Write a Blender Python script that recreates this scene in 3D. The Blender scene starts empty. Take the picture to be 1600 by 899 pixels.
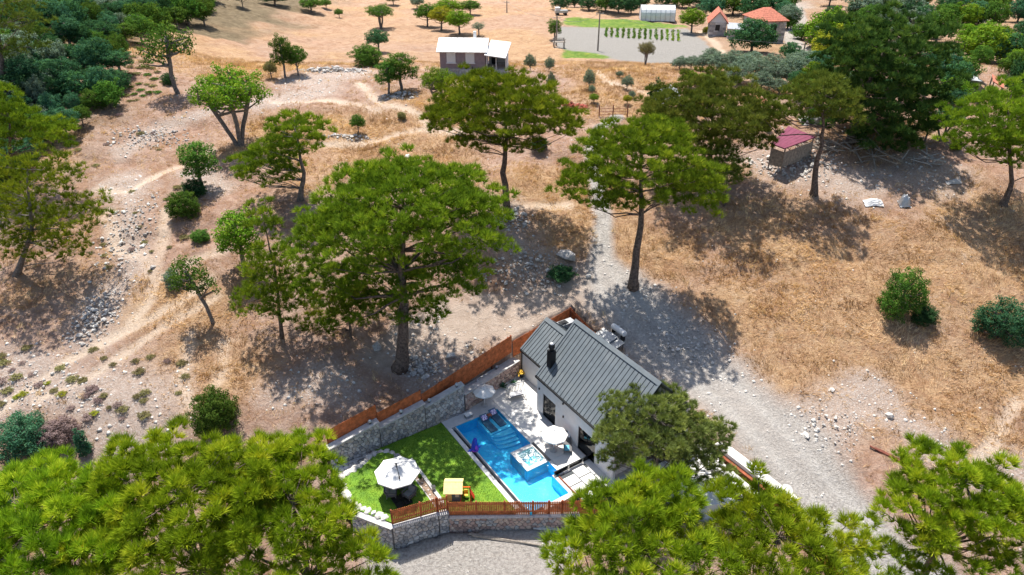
import bpy, math, random
import numpy as np
from mathutils import Vector, Matrix

random.seed(7); rng = np.random.default_rng(11)
scene = bpy.context.scene
R = math.radians

# ------------------------------------------------------------------ camera, sky, sun, exposure
CAM_H = 39.0; PITCH = R(30); FPX = 1110.0
cam_d = bpy.data.cameras.new('camera'); cam = bpy.data.objects.new('camera', cam_d)
scene.collection.objects.link(cam); scene.camera = cam
cam.location = (0, 0, CAM_H); cam.rotation_euler = (R(90) - PITCH, 0, 0)
cam_d.sensor_fit = 'HORIZONTAL'; cam_d.sensor_width = 36; cam_d.lens = 36 * FPX / 1600
cam_d.clip_start = 0.5; cam_d.clip_end = 4000

SUN_EL = R(67.5); SUN_AZ = R(-18)          # azimuth measured from +Y, negative = to the left
sx, sy, sz = math.sin(SUN_AZ) * math.cos(SUN_EL), math.cos(SUN_AZ) * math.cos(SUN_EL), math.sin(SUN_EL)
world = bpy.data.worlds.new('World'); scene.world = world; world.use_nodes = True
wn = world.node_tree; bg = wn.nodes['Background']
sky = wn.nodes.new('ShaderNodeTexSky'); sky.sky_type = 'NISHITA'; sky.sun_disc = False
sky.sun_elevation = SUN_EL; sky.sun_rotation = SUN_AZ; sky.air_density = 1.0; sky.dust_density = 1.5
wn.links.new(sky.outputs[0], bg.inputs[0]); bg.inputs[1].default_value = 0.105
sun_d = bpy.data.lights.new('sun', 'SUN'); sun_d.energy = 4.8; sun_d.angle = R(0.5); sun_d.color = (1, 0.95, 0.87)
sun = bpy.data.objects.new('sun', sun_d); scene.collection.objects.link(sun)
sun.location = (-40, 80, 120)
sun.rotation_euler = Vector((sx, sy, sz)).to_track_quat('Z', 'Y').to_euler()
scene.view_settings.view_transform = 'Standard'; scene.view_settings.look = 'None'
scene.view_settings.exposure = 0.92; scene.view_settings.gamma = 1.0
scene.cycles.max_bounces = 6; scene.cycles.transparent_max_bounces = 8
scene.cycles.use_denoising = True
scene.cycles.sample_clamp_indirect = 8

COL = scene.collection

# ------------------------------------------------------------------ noise and terrain
def _hash(ix, iy, seed):
    n = (ix.astype(np.int64) * 374761393 + iy.astype(np.int64) * 668265263 + seed * 1442695041) & 0x7fffffff
    n = ((n ^ (n >> 13)) * 1274126177) & 0x7fffffff
    return ((n ^ (n >> 16)) & 0xffff) / 65535.0
def vnoise(x, y, seed=0):
    x = np.asarray(x, float); y = np.asarray(y, float)
    ix = np.floor(x); iy = np.floor(y); fx = x - ix; fy = y - iy
    fx = fx * fx * (3 - 2 * fx); fy = fy * fy * (3 - 2 * fy)
    a = _hash(ix, iy, seed); b = _hash(ix + 1, iy, seed); c = _hash(ix, iy + 1, seed); d = _hash(ix + 1, iy + 1, seed)
    return (a * (1 - fx) + b * fx) * (1 - fy) + (c * (1 - fx) + d * fx) * fy
def fbm(x, y, seed=0, oct=4):
    s = 0; a = 0.5; t = 0
    for k in range(oct):
        s = s + a * vnoise(np.asarray(x) * 2 ** k, np.asarray(y) * 2 ** k, seed + k * 17); t += a; a *= 0.5
    return s / t
def sst(a, b, x):
    t = np.clip((np.asarray(x, float) - a) / (b - a), 0, 1); return t * t * (3 - 2 * t)

PY = np.array([-60, 0, 20, 31, 38, 43, 50, 58, 67, 75, 90, 100, 107, 118, 130, 160, 200, 260, 400, 900, 2500.])
PZ = np.array([-18, -9, -4.2, -2.3, -1.0, 0.6, 2.2, 4.9, 8.2, 10.5, 13.2, 14.2, 14.1, 12.6, 11, 9.2, 8.4, 8.0, 14, 60, 200.])
_yy = np.linspace(-60, 2500, 10240)
_pz = np.interp(_yy, PY, PZ)
_k = np.hanning(21); _k /= _k.sum()
_pz = np.convolve(np.pad(_pz, 10, mode='edge'), _k, mode='valid')
def base_elev(x, y):
    x = np.asarray(x, float); y = np.asarray(y, float)
    e = np.interp(y, _yy, _pz)
    e = e + 2.0 * sst(-6, -18, x) * sst(37, 45, y) * (1 - sst(58, 80, y))
    e = e + 17 * sst(-36, -120, x) * sst(62, 125, y) * (1 - 0.4 * sst(200, 420, y))
    e = e + 5 * sst(60, 200, x) * sst(120, 300, y)
    e = e - 1.2 * sst(18, 45, x) * (1 - sst(40, 60, y))
    return e
# villa frame: u runs right-and-away along the stone wall, v runs left-and-away along the pool
HD = R(33); U2 = np.array([math.cos(HD), math.sin(HD)]); V2 = np.array([-math.sin(HD), math.cos(HD)])
O2 = np.array([-4.59, 44.75])
def W(u, v, z=0.0):
    p = O2 + u * U2 + v * V2; return Vector((p[0], p[1], z))
def to_uv(x, y):
    dx = np.asarray(x) - O2[0]; dy = np.asarray(y) - O2[1]
    return dx * U2[0] + dy * U2[1], dx * V2[0] + dy * V2[1]
PLOT = [(-10.4, -0.8), (-10.2, 1.62), (-2.1, 1.62), (8.0, 3.9), (14.85, 4.3), (14.4, -11.0), (16.0, -13.5), (15.6, -20.5), (9.5, -16.5), (3.6, -12.95), (-4.9, -7.7), (-5.66, -7.55), (-8.8, -6.85), (-10.5, -4.2)]
def poly_sd(u, v, poly):
    """signed distance to a polygon, negative inside"""
    u = np.asarray(u, float); v = np.asarray(v, float)
    d = np.full(u.shape, 1e9); ins = np.zeros(u.shape, bool)
    n = len(poly)
    for i in range(n):
        ax, ay = poly[i]; bx, by = poly[(i + 1) % n]
        ex, ey = bx - ax, by - ay; wx, wy = u - ax, v - ay
        t = np.clip((wx * ex + wy * ey) / (ex * ex + ey * ey), 0, 1)
        d = np.minimum(d, np.hypot(wx - ex * t, wy - ey * t))
        c = ((ay > v) != (by > v)) & (u < (bx - ax) * (v - ay) / ((by - ay) if by != ay else 1e-9) + ax)
        ins ^= c
    return np.where(ins, -d, d)
def elev(x, y, detail=True):
    x = np.asarray(x, float); y = np.asarray(y, float)
    e = base_elev(x, y)
    if detail:
        e = e + (fbm(x / 9, y / 9, 3, 3) - 0.5) * 1.5 * sst(52, 64, y) + (fbm(x / 1.7, y / 1.7, 5, 3) - 0.5) * 0.42
        # a few low terrace banks across the slope
        tb = (fbm(x / 22, y / 22, 9, 2) - 0.5) * 9 + y
        for yb in (62.5, 79, 88):
            e = e + 0.42 * (sst(yb - 0.45, yb + 0.45, tb) - sst(yb - 9, yb + 9, tb)) * (0.4 + 0.6 * vnoise(x / 12, y / 30, 4))
    u, v = to_uv(x, y)
    sd = poly_sd(u, v, PLOT)
    return np.where(sd < 0.1, -2.6, e)
def ray(px, py):
    a = (px - 800) / FPX; b = -(py - 449.5) / FPX
    return np.array([a, math.cos(PITCH) + b * math.sin(PITCH), -math.sin(PITCH) + b * math.cos(PITCH)])
_T = np.concatenate([np.arange(15, 140, 0.08), np.arange(140, 700, 0.4)])
def G(px, py):
    """where a line of sight of the survey meets the terrain"""
    d = ray(px, py); d = d / np.linalg.norm(d)
    X = d[0] * _T; Y = d[1] * _T; Z = CAM_H + d[2] * _T
    e = base_elev(X, Y)
    k = int(np.argmax(Z < e)) or len(_T) - 1
    x, y = float(X[k]), float(Y[k])
    return Vector((x, y, float(elev(x, y))))
def at_y(px, py, Y):
    d = ray(px, py); t = Y / d[1]; return Vector((d[0] * t, Y, CAM_H + d[2] * t))
def at_z(px, py, z):
    d = ray(px, py); t = (z - CAM_H) / d[2]; return Vector((d[0] * t, d[1] * t, z))
def mpp(p):
    """metres per survey pixel at a point"""
    return (p[1] * math.cos(PITCH) - (p[2] - CAM_H) * math.sin(PITCH)) / FPX
def gz(x, y): return float(elev(x, y))

# ------------------------------------------------------------------ object helpers
def tag(o, label=None, cat=None, group=None, kind=None):
    if label: o['label'] = label
    if cat: o['category'] = cat
    if group: o['group'] = group
    if kind: o['kind'] = kind
    return o
def empty(name, loc, rz=0.0, label=None, cat=None, group=None):
    o = bpy.data.objects.new(name, None); COL.objects.link(o); o.empty_display_size = 0.3
    o.location = loc; o.rotation_euler = (0, 0, rz)
    return tag(o, label, cat, group)
def link(name, me, mat=None, parent=None, loc=None, rz=None):
    o = bpy.data.objects.new(name, me); COL.objects.link(o)
    if mat is not None and len(me.materials) == 0: me.materials.append(mat)
    if parent is not None: o.parent = parent
    if loc is not None: o.location = loc
    if rz is not None: o.rotation_euler = (0, 0, rz)
    return o
class MB:
    def __init__(s): s.v = []; s.f = []
    def add(s, vs, fs):
        n = len(s.v); s.v += [tuple(map(float, p)) for p in vs]; s.f += [tuple(i + n for i in f) for f in fs]; return s
    def box(s, c, d, rz=0.0, M=None):
        hx, hy, hz = d[0] / 2, d[1] / 2, d[2] / 2
        vs = [Vector((x, y, z)) for x in (-hx, hx) for y in (-hy, hy) for z in (-hz, hz)]
        T = Matrix.Translation(c) @ (Matrix.Rotation(rz, 4, 'Z') if M is None else M)
        vs = [T @ p for p in vs]
        return s.add(vs, [(0, 1, 3, 2), (4, 6, 7, 5), (0, 4, 5, 1), (2, 3, 7, 6), (0, 2, 6, 4), (1, 5, 7, 3)])
    def b2(s, x0, x1, y0, y1, z0, z1):
        return s.box(((x0 + x1) / 2, (y0 + y1) / 2, (z0 + z1) / 2), (abs(x1 - x0), abs(y1 - y0), abs(z1 - z0)))
    def bar(s, a, b, w, h=None):
        a = Vector(a); b = Vector(b); d = b - a; h = h or w
        q = d.to_track_quat('Z', 'Y').to_matrix().to_4x4()
        return s.box((a + b) / 2, (w, h, d.length), M=q)
    def tube(s, pts, rad, n=6, cap=True):
        pts = [Vector(p) for p in pts]; rings = []
        if not hasattr(rad, '__len__'): rad = [rad] * len(pts)
        for i, p in enumerate(pts):
            d = (pts[min(i + 1, len(pts) - 1)] - pts[max(i - 1, 0)])
            d = d.normalized() if d.length > 1e-9 else Vector((0, 0, 1))
            a = d.orthogonal() if i == 0 else (prev - d * prev.dot(d))
            a = a.normalized() if a.length > 1e-6 else d.orthogonal().normalized(); prev = a
            b = d.cross(a)
            rings.append([p + (a * math.cos(2 * math.pi * k / n) + b * math.sin(2 * math.pi * k / n)) * rad[i] for k in range(n)])
        vs = [q for r in rings for q in r]; fs = []
        for i in range(len(pts) - 1):
            for k in range(n):
                fs.append((i * n + k, i * n + (k + 1) % n, (i + 1) * n + (k + 1) % n, (i + 1) * n + k))
        if cap: fs.append(tuple(range(n))[::-1]); fs.append(tuple((len(pts) - 1) * n + k for k in range(n)))
        return s.add(vs, fs)
    def lathe(s, prof, n=16, c=(0, 0, 0)):
        vs = []; fs = []; m = len(prof)
        for r, z in prof:
            for k in range(n):
                a = 2 * math.pi * k / n; vs.append((c[0] + r * math.cos(a), c[1] + r * math.sin(a), c[2] + z))
        for i in range(m - 1):
            for k in range(n): fs.append((i * n + k, i * n + (k + 1) % n, (i + 1) * n + (k + 1) % n, (i + 1) * n + k))
        fs.append(tuple(range(n))[::-1]); fs.append(tuple((m - 1) * n + k for k in range(n)))
        return s.add(vs, fs)
    def prism(s, poly, z0, z1):
        n = len(poly)
        z0 = z0 if hasattr(z0, '__len__') else [z0] * n; z1 = z1 if hasattr(z1, '__len__') else [z1] * n
        vs = [(p[0], p[1], z0[i]) for i, p in enumerate(poly)] + [(p[0], p[1], z1[i]) for i, p in enumerate(poly)]
        return s.add(vs, [tuple(range(n))[::-1], tuple(range(n, 2 * n))] + [(i, (i + 1) % n, n + (i + 1) % n, n + i) for i in range(n)])
    def slab(s, quad, t):
        """a plate of thickness t under the four corners"""
        q = [Vector(p) for p in quad]; nrm = (q[1] - q[0]).cross(q[3] - q[0]).normalized()
        if nrm.z < 0: nrm = -nrm
        n = len(q)
        return s.add(q + [p - nrm * t for p in q], [tuple(range(n)), tuple(range(n, 2 * n))[::-1]] + [(i, n + i, n + (i + 1) % n, (i + 1) % n) for i in range(n)])
    def rock(s, c, r, flat=0.7, rg=random):
        # a chipped stone: a jittered, squashed low-poly lump
        t = (1 + 5 ** 0.5) / 2
        vs = [(-1, t, 0), (1, t, 0), (-1, -t, 0), (1, -t, 0), (0, -1, t), (0, 1, t), (0, -1, -t), (0, 1, -t), (t, 0, -1), (t, 0, 1), (-t, 0, -1), (-t, 0, 1)]
        fs = [(0, 11, 5), (0, 5, 1), (0, 1, 7), (0, 7, 10), (0, 10, 11), (1, 5, 9), (5, 11, 4), (11, 10, 2), (10, 7, 6), (7, 1, 8), (3, 9, 4), (3, 4, 2), (3, 2, 6), (3, 6, 8), (3, 8, 9), (4, 9, 5), (2, 4, 11), (6, 2, 10), (8, 6, 7), (9, 8, 1)]
        a = rg.random() * 6.28; ca, sa = math.cos(a), math.sin(a); ex = 0.75 + rg.random() * 0.6
        o = []
        for p in vs:
            k = r / 1.9 * (0.7 + 0.55 * rg.random())
            x, y, z = p[0] * k * ex, p[1] * k, p[2] * k * flat
            o.append((c[0] + x * ca - y * sa, c[1] + x * sa + y * ca, c[2] + z))
        return s.add(o, fs)
    def mesh(s, name='mesh', smooth=False):
        me = bpy.data.meshes.new(name); me.from_pydata(s.v, [], s.f); me.update()
        import bmesh
        bm = bmesh.new(); bm.from_mesh(me); bmesh.ops.recalc_face_normals(bm, faces=bm.faces); bm.to_mesh(me); bm.free()
        if smooth: me.polygons.foreach_set('use_smooth', [True] * len(me.polygons))
        return me
    def build(s, name, mat, parent=None, loc=None, rz=None, smooth=False):
        return link(name, s.mesh(name, smooth), mat, parent, loc, rz)
def np_mesh(name, verts, faces, attrs=None, smooth=False):
    """verts (N,3), faces (M,k): a fast mesh; attrs: {name: (domain, values)} of floats"""
    me = bpy.data.meshes.new(name); verts = np.asarray(verts, np.float32); faces = np.asarray(faces, np.int32)
    k = faces.shape[1]
    me.vertices.add(len(verts)); me.vertices.foreach_set('co', verts.ravel())
    me.loops.add(faces.size); me.loops.foreach_set('vertex_index', faces.ravel())
    me.polygons.add(len(faces)); me.polygons.foreach_set('loop_start', np.arange(0, faces.size, k, dtype=np.int32))
    try: me.polygons.foreach_set('loop_total', np.full(len(faces), k, np.int32))
    except Exception: pass
    if smooth: me.polygons.foreach_set('use_smooth', np.ones(len(faces), bool))
    for nm, (dom, val) in (attrs or {}).items():
        a = me.attributes.new(nm, 'FLOAT', dom); a.data.foreach_set('value', np.asarray(val, np.float32))
    me.update(calc_edges=True); me.validate()
    return me

# ------------------------------------------------------------------ materials
def new_mat(name):
    m = bpy.data.materials.new(name); m.use_nodes = True
    nt = m.node_tree; b = nt.nodes['Principled BSDF']; return m, nt, b
def nd(nt, t, **kw):
    n = nt.nodes.new(t)
    for k, v in kw.items(): setattr(n, k, v)
    return n
def mixc(nt, fac, a, b, mode='MIX'):
    n = nt.nodes.new('ShaderNodeMix'); n.data_type = 'RGBA'; n.blend_type = mode
    for i, x in ((0, fac), (6, a), (7, b)):
        if isinstance(x, (int, float)): n.inputs[i].default_value = x
        elif isinstance(x, tuple): n.inputs[i].default_value = (*x, 1)
        else: nt.links.new(x, n.inputs[i])
    return n.outputs[2]
def noise(nt, scale, detail=4, rough=0.6, coord=None, dist=0.0):
    n = nt.nodes.new('ShaderNodeTexNoise'); n.inputs['Scale'].default_value = scale
    n.inputs['Detail'].default_value = detail; n.inputs['Roughness'].default_value = rough; n.inputs['Distortion'].default_value = dist
    if coord is not None: nt.links.new(coord, n.inputs['Vector'])
    return n.outputs[0]
def ramp(nt, fac, stops):
    n = nt.nodes.new('ShaderNodeValToRGB'); cr = n.color_ramp
    while len(cr.elements) < len(stops): cr.elements.new(0.5)
    for e, (p, c) in zip(cr.elements, stops):
        e.position = p; e.color = (*c, 1) if isinstance(c, tuple) else (c, c, c, 1)
    nt.links.new(fac, n.inputs[0]); return n.outputs[0]
def math_n(nt, op, a, b=None):
    n = nt.nodes.new('ShaderNodeMath'); n.operation = op
    for i, x in ((0, a), (1, b)):
        if x is None: continue
        if isinstance(x, (int, float)): n.inputs[i].default_value = x
        else: nt.links.new(x, n.inputs[i])
    return n.outputs[0]
def attr(nt, name):
    n = nt.nodes.new('ShaderNodeAttribute'); n.attribute_name = name; return n.outputs['Fac']
def bump(nt, b, h, strength=0.4, dist=0.05):
    n = nt.nodes.new('ShaderNodeBump'); n.inputs['Strength'].default_value = strength; n.inputs['Distance'].default_value = dist
    nt.links.new(h, n.inputs['Height']); nt.links.new(n.outputs[0], b.inputs['Normal'])
def wpos(nt): return nt.nodes.new('ShaderNodeNewGeometry').outputs['Position']
def opos(nt): return nt.nodes.new('ShaderNodeTexCoord').outputs['Object']
def plain(name, col, rough=0.7, var=0.15, scale=6.0, metal=0.0, bmp=0.0, spec=0.3, stain=None):
    """a paint/plaster/stone/wood colour with uneven tone and a fine relief"""
    m, nt, b = new_mat(name); p = wpos(nt)
    n1 = noise(nt, scale, 5, 0.65, p)
    dark = tuple(c * (1 - var * 1.6) for c in col); lite = tuple(min(1, c * (1 + var)) for c in col)
    c = ramp(nt, n1, [(0.3, dark), (0.7, lite)])
    if stain:
        c = mixc(nt, ramp(nt, noise(nt, scale * 0.22, 4, 0.7, p), [(0.5, 0.0), (0.72, 0.8)]), c, stain)
    nt.links.new(c, b.inputs['Base Color']); b.inputs['Roughness'].default_value = rough
    b.inputs['Metallic'].default_value = metal; b.inputs['Specular IOR Level'].default_value = spec
    if bmp: bump(nt, b, n1, bmp, 0.03)
    return m
def leafmat(name, dark, lite, extra=None, trans=0.35, objvar=0.25):
    """foliage: tone comes from the leaf's own attribute and a per-plant variation; thin leaves let light through"""
    m, nt, b = new_mat(name)
    t = attr(nt, 'tone')
    stops = [(0.0, dark), (0.62, lite)] + ([(1.0, extra)] if extra else [(1.0, tuple(min(1, c * 1.2) for c in lite))])
    c = ramp(nt, t, stops)
    oi = nt.nodes.new('ShaderNodeObjectInfo').outputs['Random']
    hs = nt.nodes.new('ShaderNodeHueSaturation'); nt.links.new(c, hs.inputs['Color'])
    mm = nt.nodes.new('ShaderNodeMapRange'); nt.links.new(oi, mm.inputs[0]); mm.inputs[3].default_value = 1 - objvar; mm.inputs[4].default_value = 1 + objvar
    nt.links.new(mm.outputs[0], hs.inputs['Value'])
    hh = nt.nodes.new('ShaderNodeMapRange'); nt.links.new(oi, hh.inputs[0]); hh.inputs[3].default_value = 0.485; hh.inputs[4].default_value = 0.515
    nt.links.new(hh.outputs[0], hs.inputs['Hue'])
    dif = nt.nodes.new('ShaderNodeBsdfDiffuse'); tr = nt.nodes.new('ShaderNodeBsdfTranslucent'); mx = nt.nodes.new('ShaderNodeMixShader')
    nt.links.new(hs.outputs[0], dif.inputs[0])
    nt.links.new(mixc(nt, 1.0, hs.outputs[0], (1.15, 1.1, 0.6), 'MULTIPLY'), tr.inputs[0])
    mx.inputs[0].default_value = trans; nt.links.new(dif.outputs[0], mx.inputs[1]); nt.links.new(tr.outputs[0], mx.inputs[2])
    out = nt.nodes['Material Output']; nt.links.new(mx.outputs[0], out.inputs[0]); nt.nodes.remove(b)
    return m

M = {}
M['bark'] = plain('bark', (0.15, 0.11, 0.088), 0.95, 0.5, 5, bmp=0.6)
M['bark_grey'] = plain('bark_grey', (0.19, 0.165, 0.145), 0.95, 0.4, 5, bmp=0.6)
M['pine'] = leafmat('pine_needles', (0.045, 0.085, 0.012), (0.18, 0.265, 0.022), (0.36, 0.42, 0.035), 0.2, 0.15)
M['pine_dark'] = leafmat('pine_needles_dark', (0.018, 0.055, 0.02), (0.07, 0.15, 0.036), (0.17, 0.27, 0.05), 0.2, 0.0)
M['pine_grey'] = leafmat('pine_needles_grey', (0.06, 0.09, 0.035), (0.20, 0.26, 0.075), (0.36, 0.41, 0.11), 0.25, 0.05)
M['pine_near'] = leafmat('pine_needles_near', (0.05, 0.10, 0.012), (0.25, 0.36, 0.018), (0.54, 0.56, 0.04), 0.25, 0.1)
M['pine_olive'] = leafmat('pine_needles_olive', (0.05, 0.075, 0.018), (0.14, 0.185, 0.032), (0.26, 0.28, 0.06), 0.2, 0.12)
M['broad'] = leafmat('leaves_green', (0.035, 0.085, 0.02), (0.085, 0.18, 0.03), (0.15, 0.22, 0.04))
M['broad_bright'] = leafmat('leaves_bright', (0.06, 0.125, 0.014), (0.14, 0.25, 0.022), (0.25, 0.30, 0.03))
M['broad_dark'] = leafmat('leaves_dark', (0.018, 0.06, 0.03), (0.05, 0.13, 0.055), (0.10, 0.20, 0.065), 0.3)
M['teal'] = leafmat('leaves_teal', (0.022, 0.075, 0.045), (0.06, 0.16, 0.085), (0.11, 0.22, 0.11))
M['olive'] = leafmat('leaves_olive', (0.07, 0.115, 0.085), (0.155, 0.22, 0.155), (0.25, 0.30, 0.22), 0.25)
M['yellowish'] = leafmat('leaves_yellow_green', (0.12, 0.15, 0.02), (0.30, 0.32, 0.03), (0.46, 0.40, 0.05))
M['scrub'] = leafmat('leaves_scrub', (0.10, 0.10, 0.04), (0.20, 0.18, 0.08), (0.28, 0.26, 0.09), 0.2)
M['heath'] = leafmat('leaves_heath', (0.16, 0.11, 0.10), (0.27, 0.20, 0.19), (0.34, 0.26, 0.25), 0.2)
M['straw'] = leafmat('dry_straw', (0.24, 0.135, 0.075), (0.60, 0.42, 0.25), (0.90, 0.72, 0.46), 0.25, 0.0)
M['lawnblade'] = leafmat('lawn_blades', (0.07, 0.16, 0.016), (0.13, 0.25, 0.02), (0.22, 0.32, 0.03), 0.4, 0.0)
M['stone'] = plain('limestone', (0.40, 0.375, 0.35), 0.9, 0.25, 7, bmp=0.4)
M['stone_white'] = plain('pale_limestone', (0.54, 0.51, 0.47), 0.9, 0.28, 4, bmp=0.4)
M['wallstone'] = plain('wall_stone', (0.40, 0.37, 0.345), 0.9, 0.3, 2.6, bmp=0.5)
M['wallstone_pink'] = plain('pinkish_wall_stone', (0.44, 0.33, 0.28), 0.9, 0.3, 3.0, bmp=0.5)
M['mortar'] = plain('mortar', (0.17, 0.155, 0.145), 0.95, 0.2, 8)
M['concrete'] = plain('concrete', (0.44, 0.43, 0.42), 0.85, 0.14, 3.0, bmp=0.15)
M['plaster'] = plain('white_plaster', (0.62, 0.61, 0.60), 0.85, 0.05, 2.0, bmp=0.05, stain=(0.55, 0.54, 0.53))
M['patio'] = plain('white_paving', (0.60, 0.585, 0.56), 0.6, 0.05, 1.5)
M['deckstone'] = plain('grey_paving', (0.52, 0.51, 0.50), 0.7, 0.08, 2.0)
M['cedar'] = plain('cedar_wood', (0.50, 0.14, 0.045), 0.7, 0.35, 3.2, bmp=0.2)
M['cedar_dark'] = plain('cedar_dark', (0.24, 0.065, 0.03), 0.75, 0.3, 3.0)
M['roofmetal'] = plain('grey_roof_metal', (0.122, 0.143, 0.160), 0.55, 0.10, 1.6, metal=0.0, spec=0.35, stain=(0.16, 0.175, 0.185))
M['seam'] = plain('dark_seam', (0.035, 0.042, 0.048), 0.5, 0.1, 3, metal=0.2)
M['black'] = plain('black_metal', (0.02, 0.021, 0.023), 0.45, 0.2, 5, metal=0.3)
M['grey_metal'] = plain('grey_metal', (0.42, 0.43, 0.44), 0.4, 0.12, 5, metal=0.6)
M['white_metal'] = plain('white_roof_sheet', (0.68, 0.68, 0.67), 0.45, 0.04, 1.0)
M['canvas'] = plain('white_canvas', (0.66, 0.65, 0.63), 0.85, 0.05, 2.5)
M['rattan'] = plain('grey_rattan', (0.13, 0.13, 0.135), 0.8, 0.3, 30, bmp=0.3)
M['cushion'] = plain('grey_cushion', (0.23, 0.23, 0.24), 0.9, 0.12, 6)
M['cushion_pale'] = plain('pale_cushion', (0.62, 0.61, 0.62), 0.9, 0.12, 10)
M['siding'] = plain('mauve_siding', (0.27, 0.21, 0.22), 0.75, 0.1, 3)
M['purple'] = plain('purple_roof_sheet', (0.17, 0.035, 0.07), 0.65, 0.14, 1.5)
M['terracotta'] = plain('terracotta', (0.40, 0.135, 0.085), 0.85, 0.3, 3, bmp=0.3)
M['timber'] = plain('weathered_timber', (0.28, 0.24, 0.20), 0.9, 0.3, 4, bmp=0.4)
M['rust'] = plain('rusty_iron', (0.22, 0.075, 0.05), 0.85, 0.3, 6)
M['brickred'] = plain('red_brick_rubble', (0.33, 0.075, 0.055), 0.9, 0.3, 4)
M['yellow'] = plain('yellow_paint', (0.80, 0.50, 0.05), 0.6, 0.15, 6)
M['orange'] = plain('orange_plastic', (0.75, 0.14, 0.02), 0.5, 0.1, 5)
M['red'] = plain('red_plastic', (0.62, 0.03, 0.02), 0.5, 0.1, 5)
M['playroof'] = plain('straw_yellow_wood', (0.80, 0.60, 0.27), 0.7, 0.12, 7)
M['bluegrey'] = plain('blue_grey_paint', (0.13, 0.17, 0.26), 0.6, 0.1, 5)
M['toyblue'] = plain('blue_vinyl', (0.03, 0.06, 0.55), 0.3, 0.2, 3, spec=0.5)
M['toypink'] = plain('violet_vinyl', (0.35, 0.07, 0.55), 0.3, 0.2, 3, spec=0.5)
M['towel'] = plain('turquoise_towel', (0.12, 0.40, 0.55), 0.9, 0.1, 8)
M['agave'] = plain('agave_leaf', (0.03, 0.10, 0.045), 0.6, 0.3, 6)
M['rope'] = plain('wire', (0.25, 0.25, 0.25), 0.6, 0.1, 5)
# ------------------------------------------------------------------ terrain: one graded grid, split into hillside, tracks and field
def seg_dist(x, y, pts, wid):
    """distance to a polyline divided by its local half-width"""
    best = np.full(np.shape(x), 1e9)
    for i in range(len(pts) - 1):
        (ax, ay), (bx, by) = pts[i], pts[i + 1]
        ex, ey = bx - ax, by - ay; L = ex * ex + ey * ey + 1e-9
        t = np.clip(((x - ax) * ex + (y - ay) * ey) / L, 0, 1)
        w = wid[i] + (wid[i + 1] - wid[i]) * t
        best = np.minimum(best, np.hypot(x - ax - ex * t, y - ay - ey * t) / w)
    return best
def gp(*pp): return [tuple(G(a, b)[:2]) for a, b in pp]
ROAD = gp((944, 345), (938, 395), (950, 440), (1000, 495), (1080, 570), (1150, 625), (1230, 705), (1310, 795), (1420, 905)); ROAD_W = [0.9, 1.2, 2.6, 3.6, 3.4, 3.3, 3.2, 3.2, 3.6]
ROAD.append((26, 18)); ROAD_W.append(4)
YARD = gp((640, 905), (740, 870), (830, 850)); YARD_W = [4.0, 4.5, 3.0]
TRACK = gp((965, 180), (940, 196), (926, 238), (934, 300), (944, 345)); TRACK_W = [0.9, 0.9, 1.0, 1.0, 1.0]
GRADED = gp((590, 560), (700, 505), (800, 500), (900, 462), (950, 440)); GRADED_W = [1.6, 2.6, 2.6, 2.4, 2.4]
VILLAGE_ROAD = gp((1262, 95), (1236, 60), (1250, 30), (1240, 0)); VILLAGE_ROAD_W = [2.0, 2.0, 2.0, 2.0]
PATHS = [gp((0, 640), (60, 600), (112, 560), (200, 515), (290, 470), (330, 440)), gp((60, 625), (140, 590), (250, 515), (340, 465)),
         gp((300, 520), (284, 585), (298, 640)), gp((350, 535), (342, 600)), gp((170, 330), (180, 390), (230, 400), (240, 450)), gp((262, 330), (250, 395), (235, 470), (200, 510)),
         gp((150, 290), (200, 300), (270, 262), (330, 235)), gp((500, 225), (580, 218), (660, 200), (720, 205)), gp((560, 130), (600, 165), (650, 178), (680, 205)),
         gp((800, 327), (850, 322), (888, 320)), gp((430, 160), (520, 155), (590, 172)), gp((930, 110), (945, 125), (1000, 140), (1045, 150)), gp((1095, 48), (1120, 70), (1135, 92)),
         gp((1590, 620), (1560, 680), (1530, 720)), gp((60, 660), (20, 690)), gp((240, 440), (300, 412), (350, 395))]
FIELD = [tuple(G(*p)[:2]) for p in ((875, 42), (1075, 45), (1098, 62), (1132, 92), (1060, 101), (960, 92), (868, 76), (866, 60))]
CROP_YELLOW = [tuple(G(*p)[:2]) for p in ((885, 29), (1060, 36), (1080, 43), (1000, 45), (882, 41))]
CROP_GREEN = [tuple(G(*p)[:2]) for p in ((880, 77), (935, 83), (955, 89), (930, 91), (876, 85))]
ROCKY = [(gp((185, 280), (205, 330), (200, 370), (210, 420), (160, 470), (140, 520)), 2.6), (gp((195, 235), (265, 195), (330, 180)), 1.6), (gp((470, 125), (560, 112)), 3.6),
         (gp((400, 165), (500, 140)), 3.0), (gp((0, 600), (120, 610), (200, 640)), 4.5), (gp((790, 350), (830, 430), (900, 420)), 2.6), (gp((1290, 660), (1360, 620), (1460, 700)), 2.6),
         (gp((660, 530), (720, 560), (660, 590)), 2.4), (gp((1200, 250), (1320, 275), (1440, 270)), 4.5), (gp((1000, 480), (1120, 590)), 3.0), (gp((1550, 770), (1590, 740)), 3.0), (gp((300, 270), (330, 300)), 2.0), (gp((440, 620), (520, 600)), 2.5)]
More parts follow.
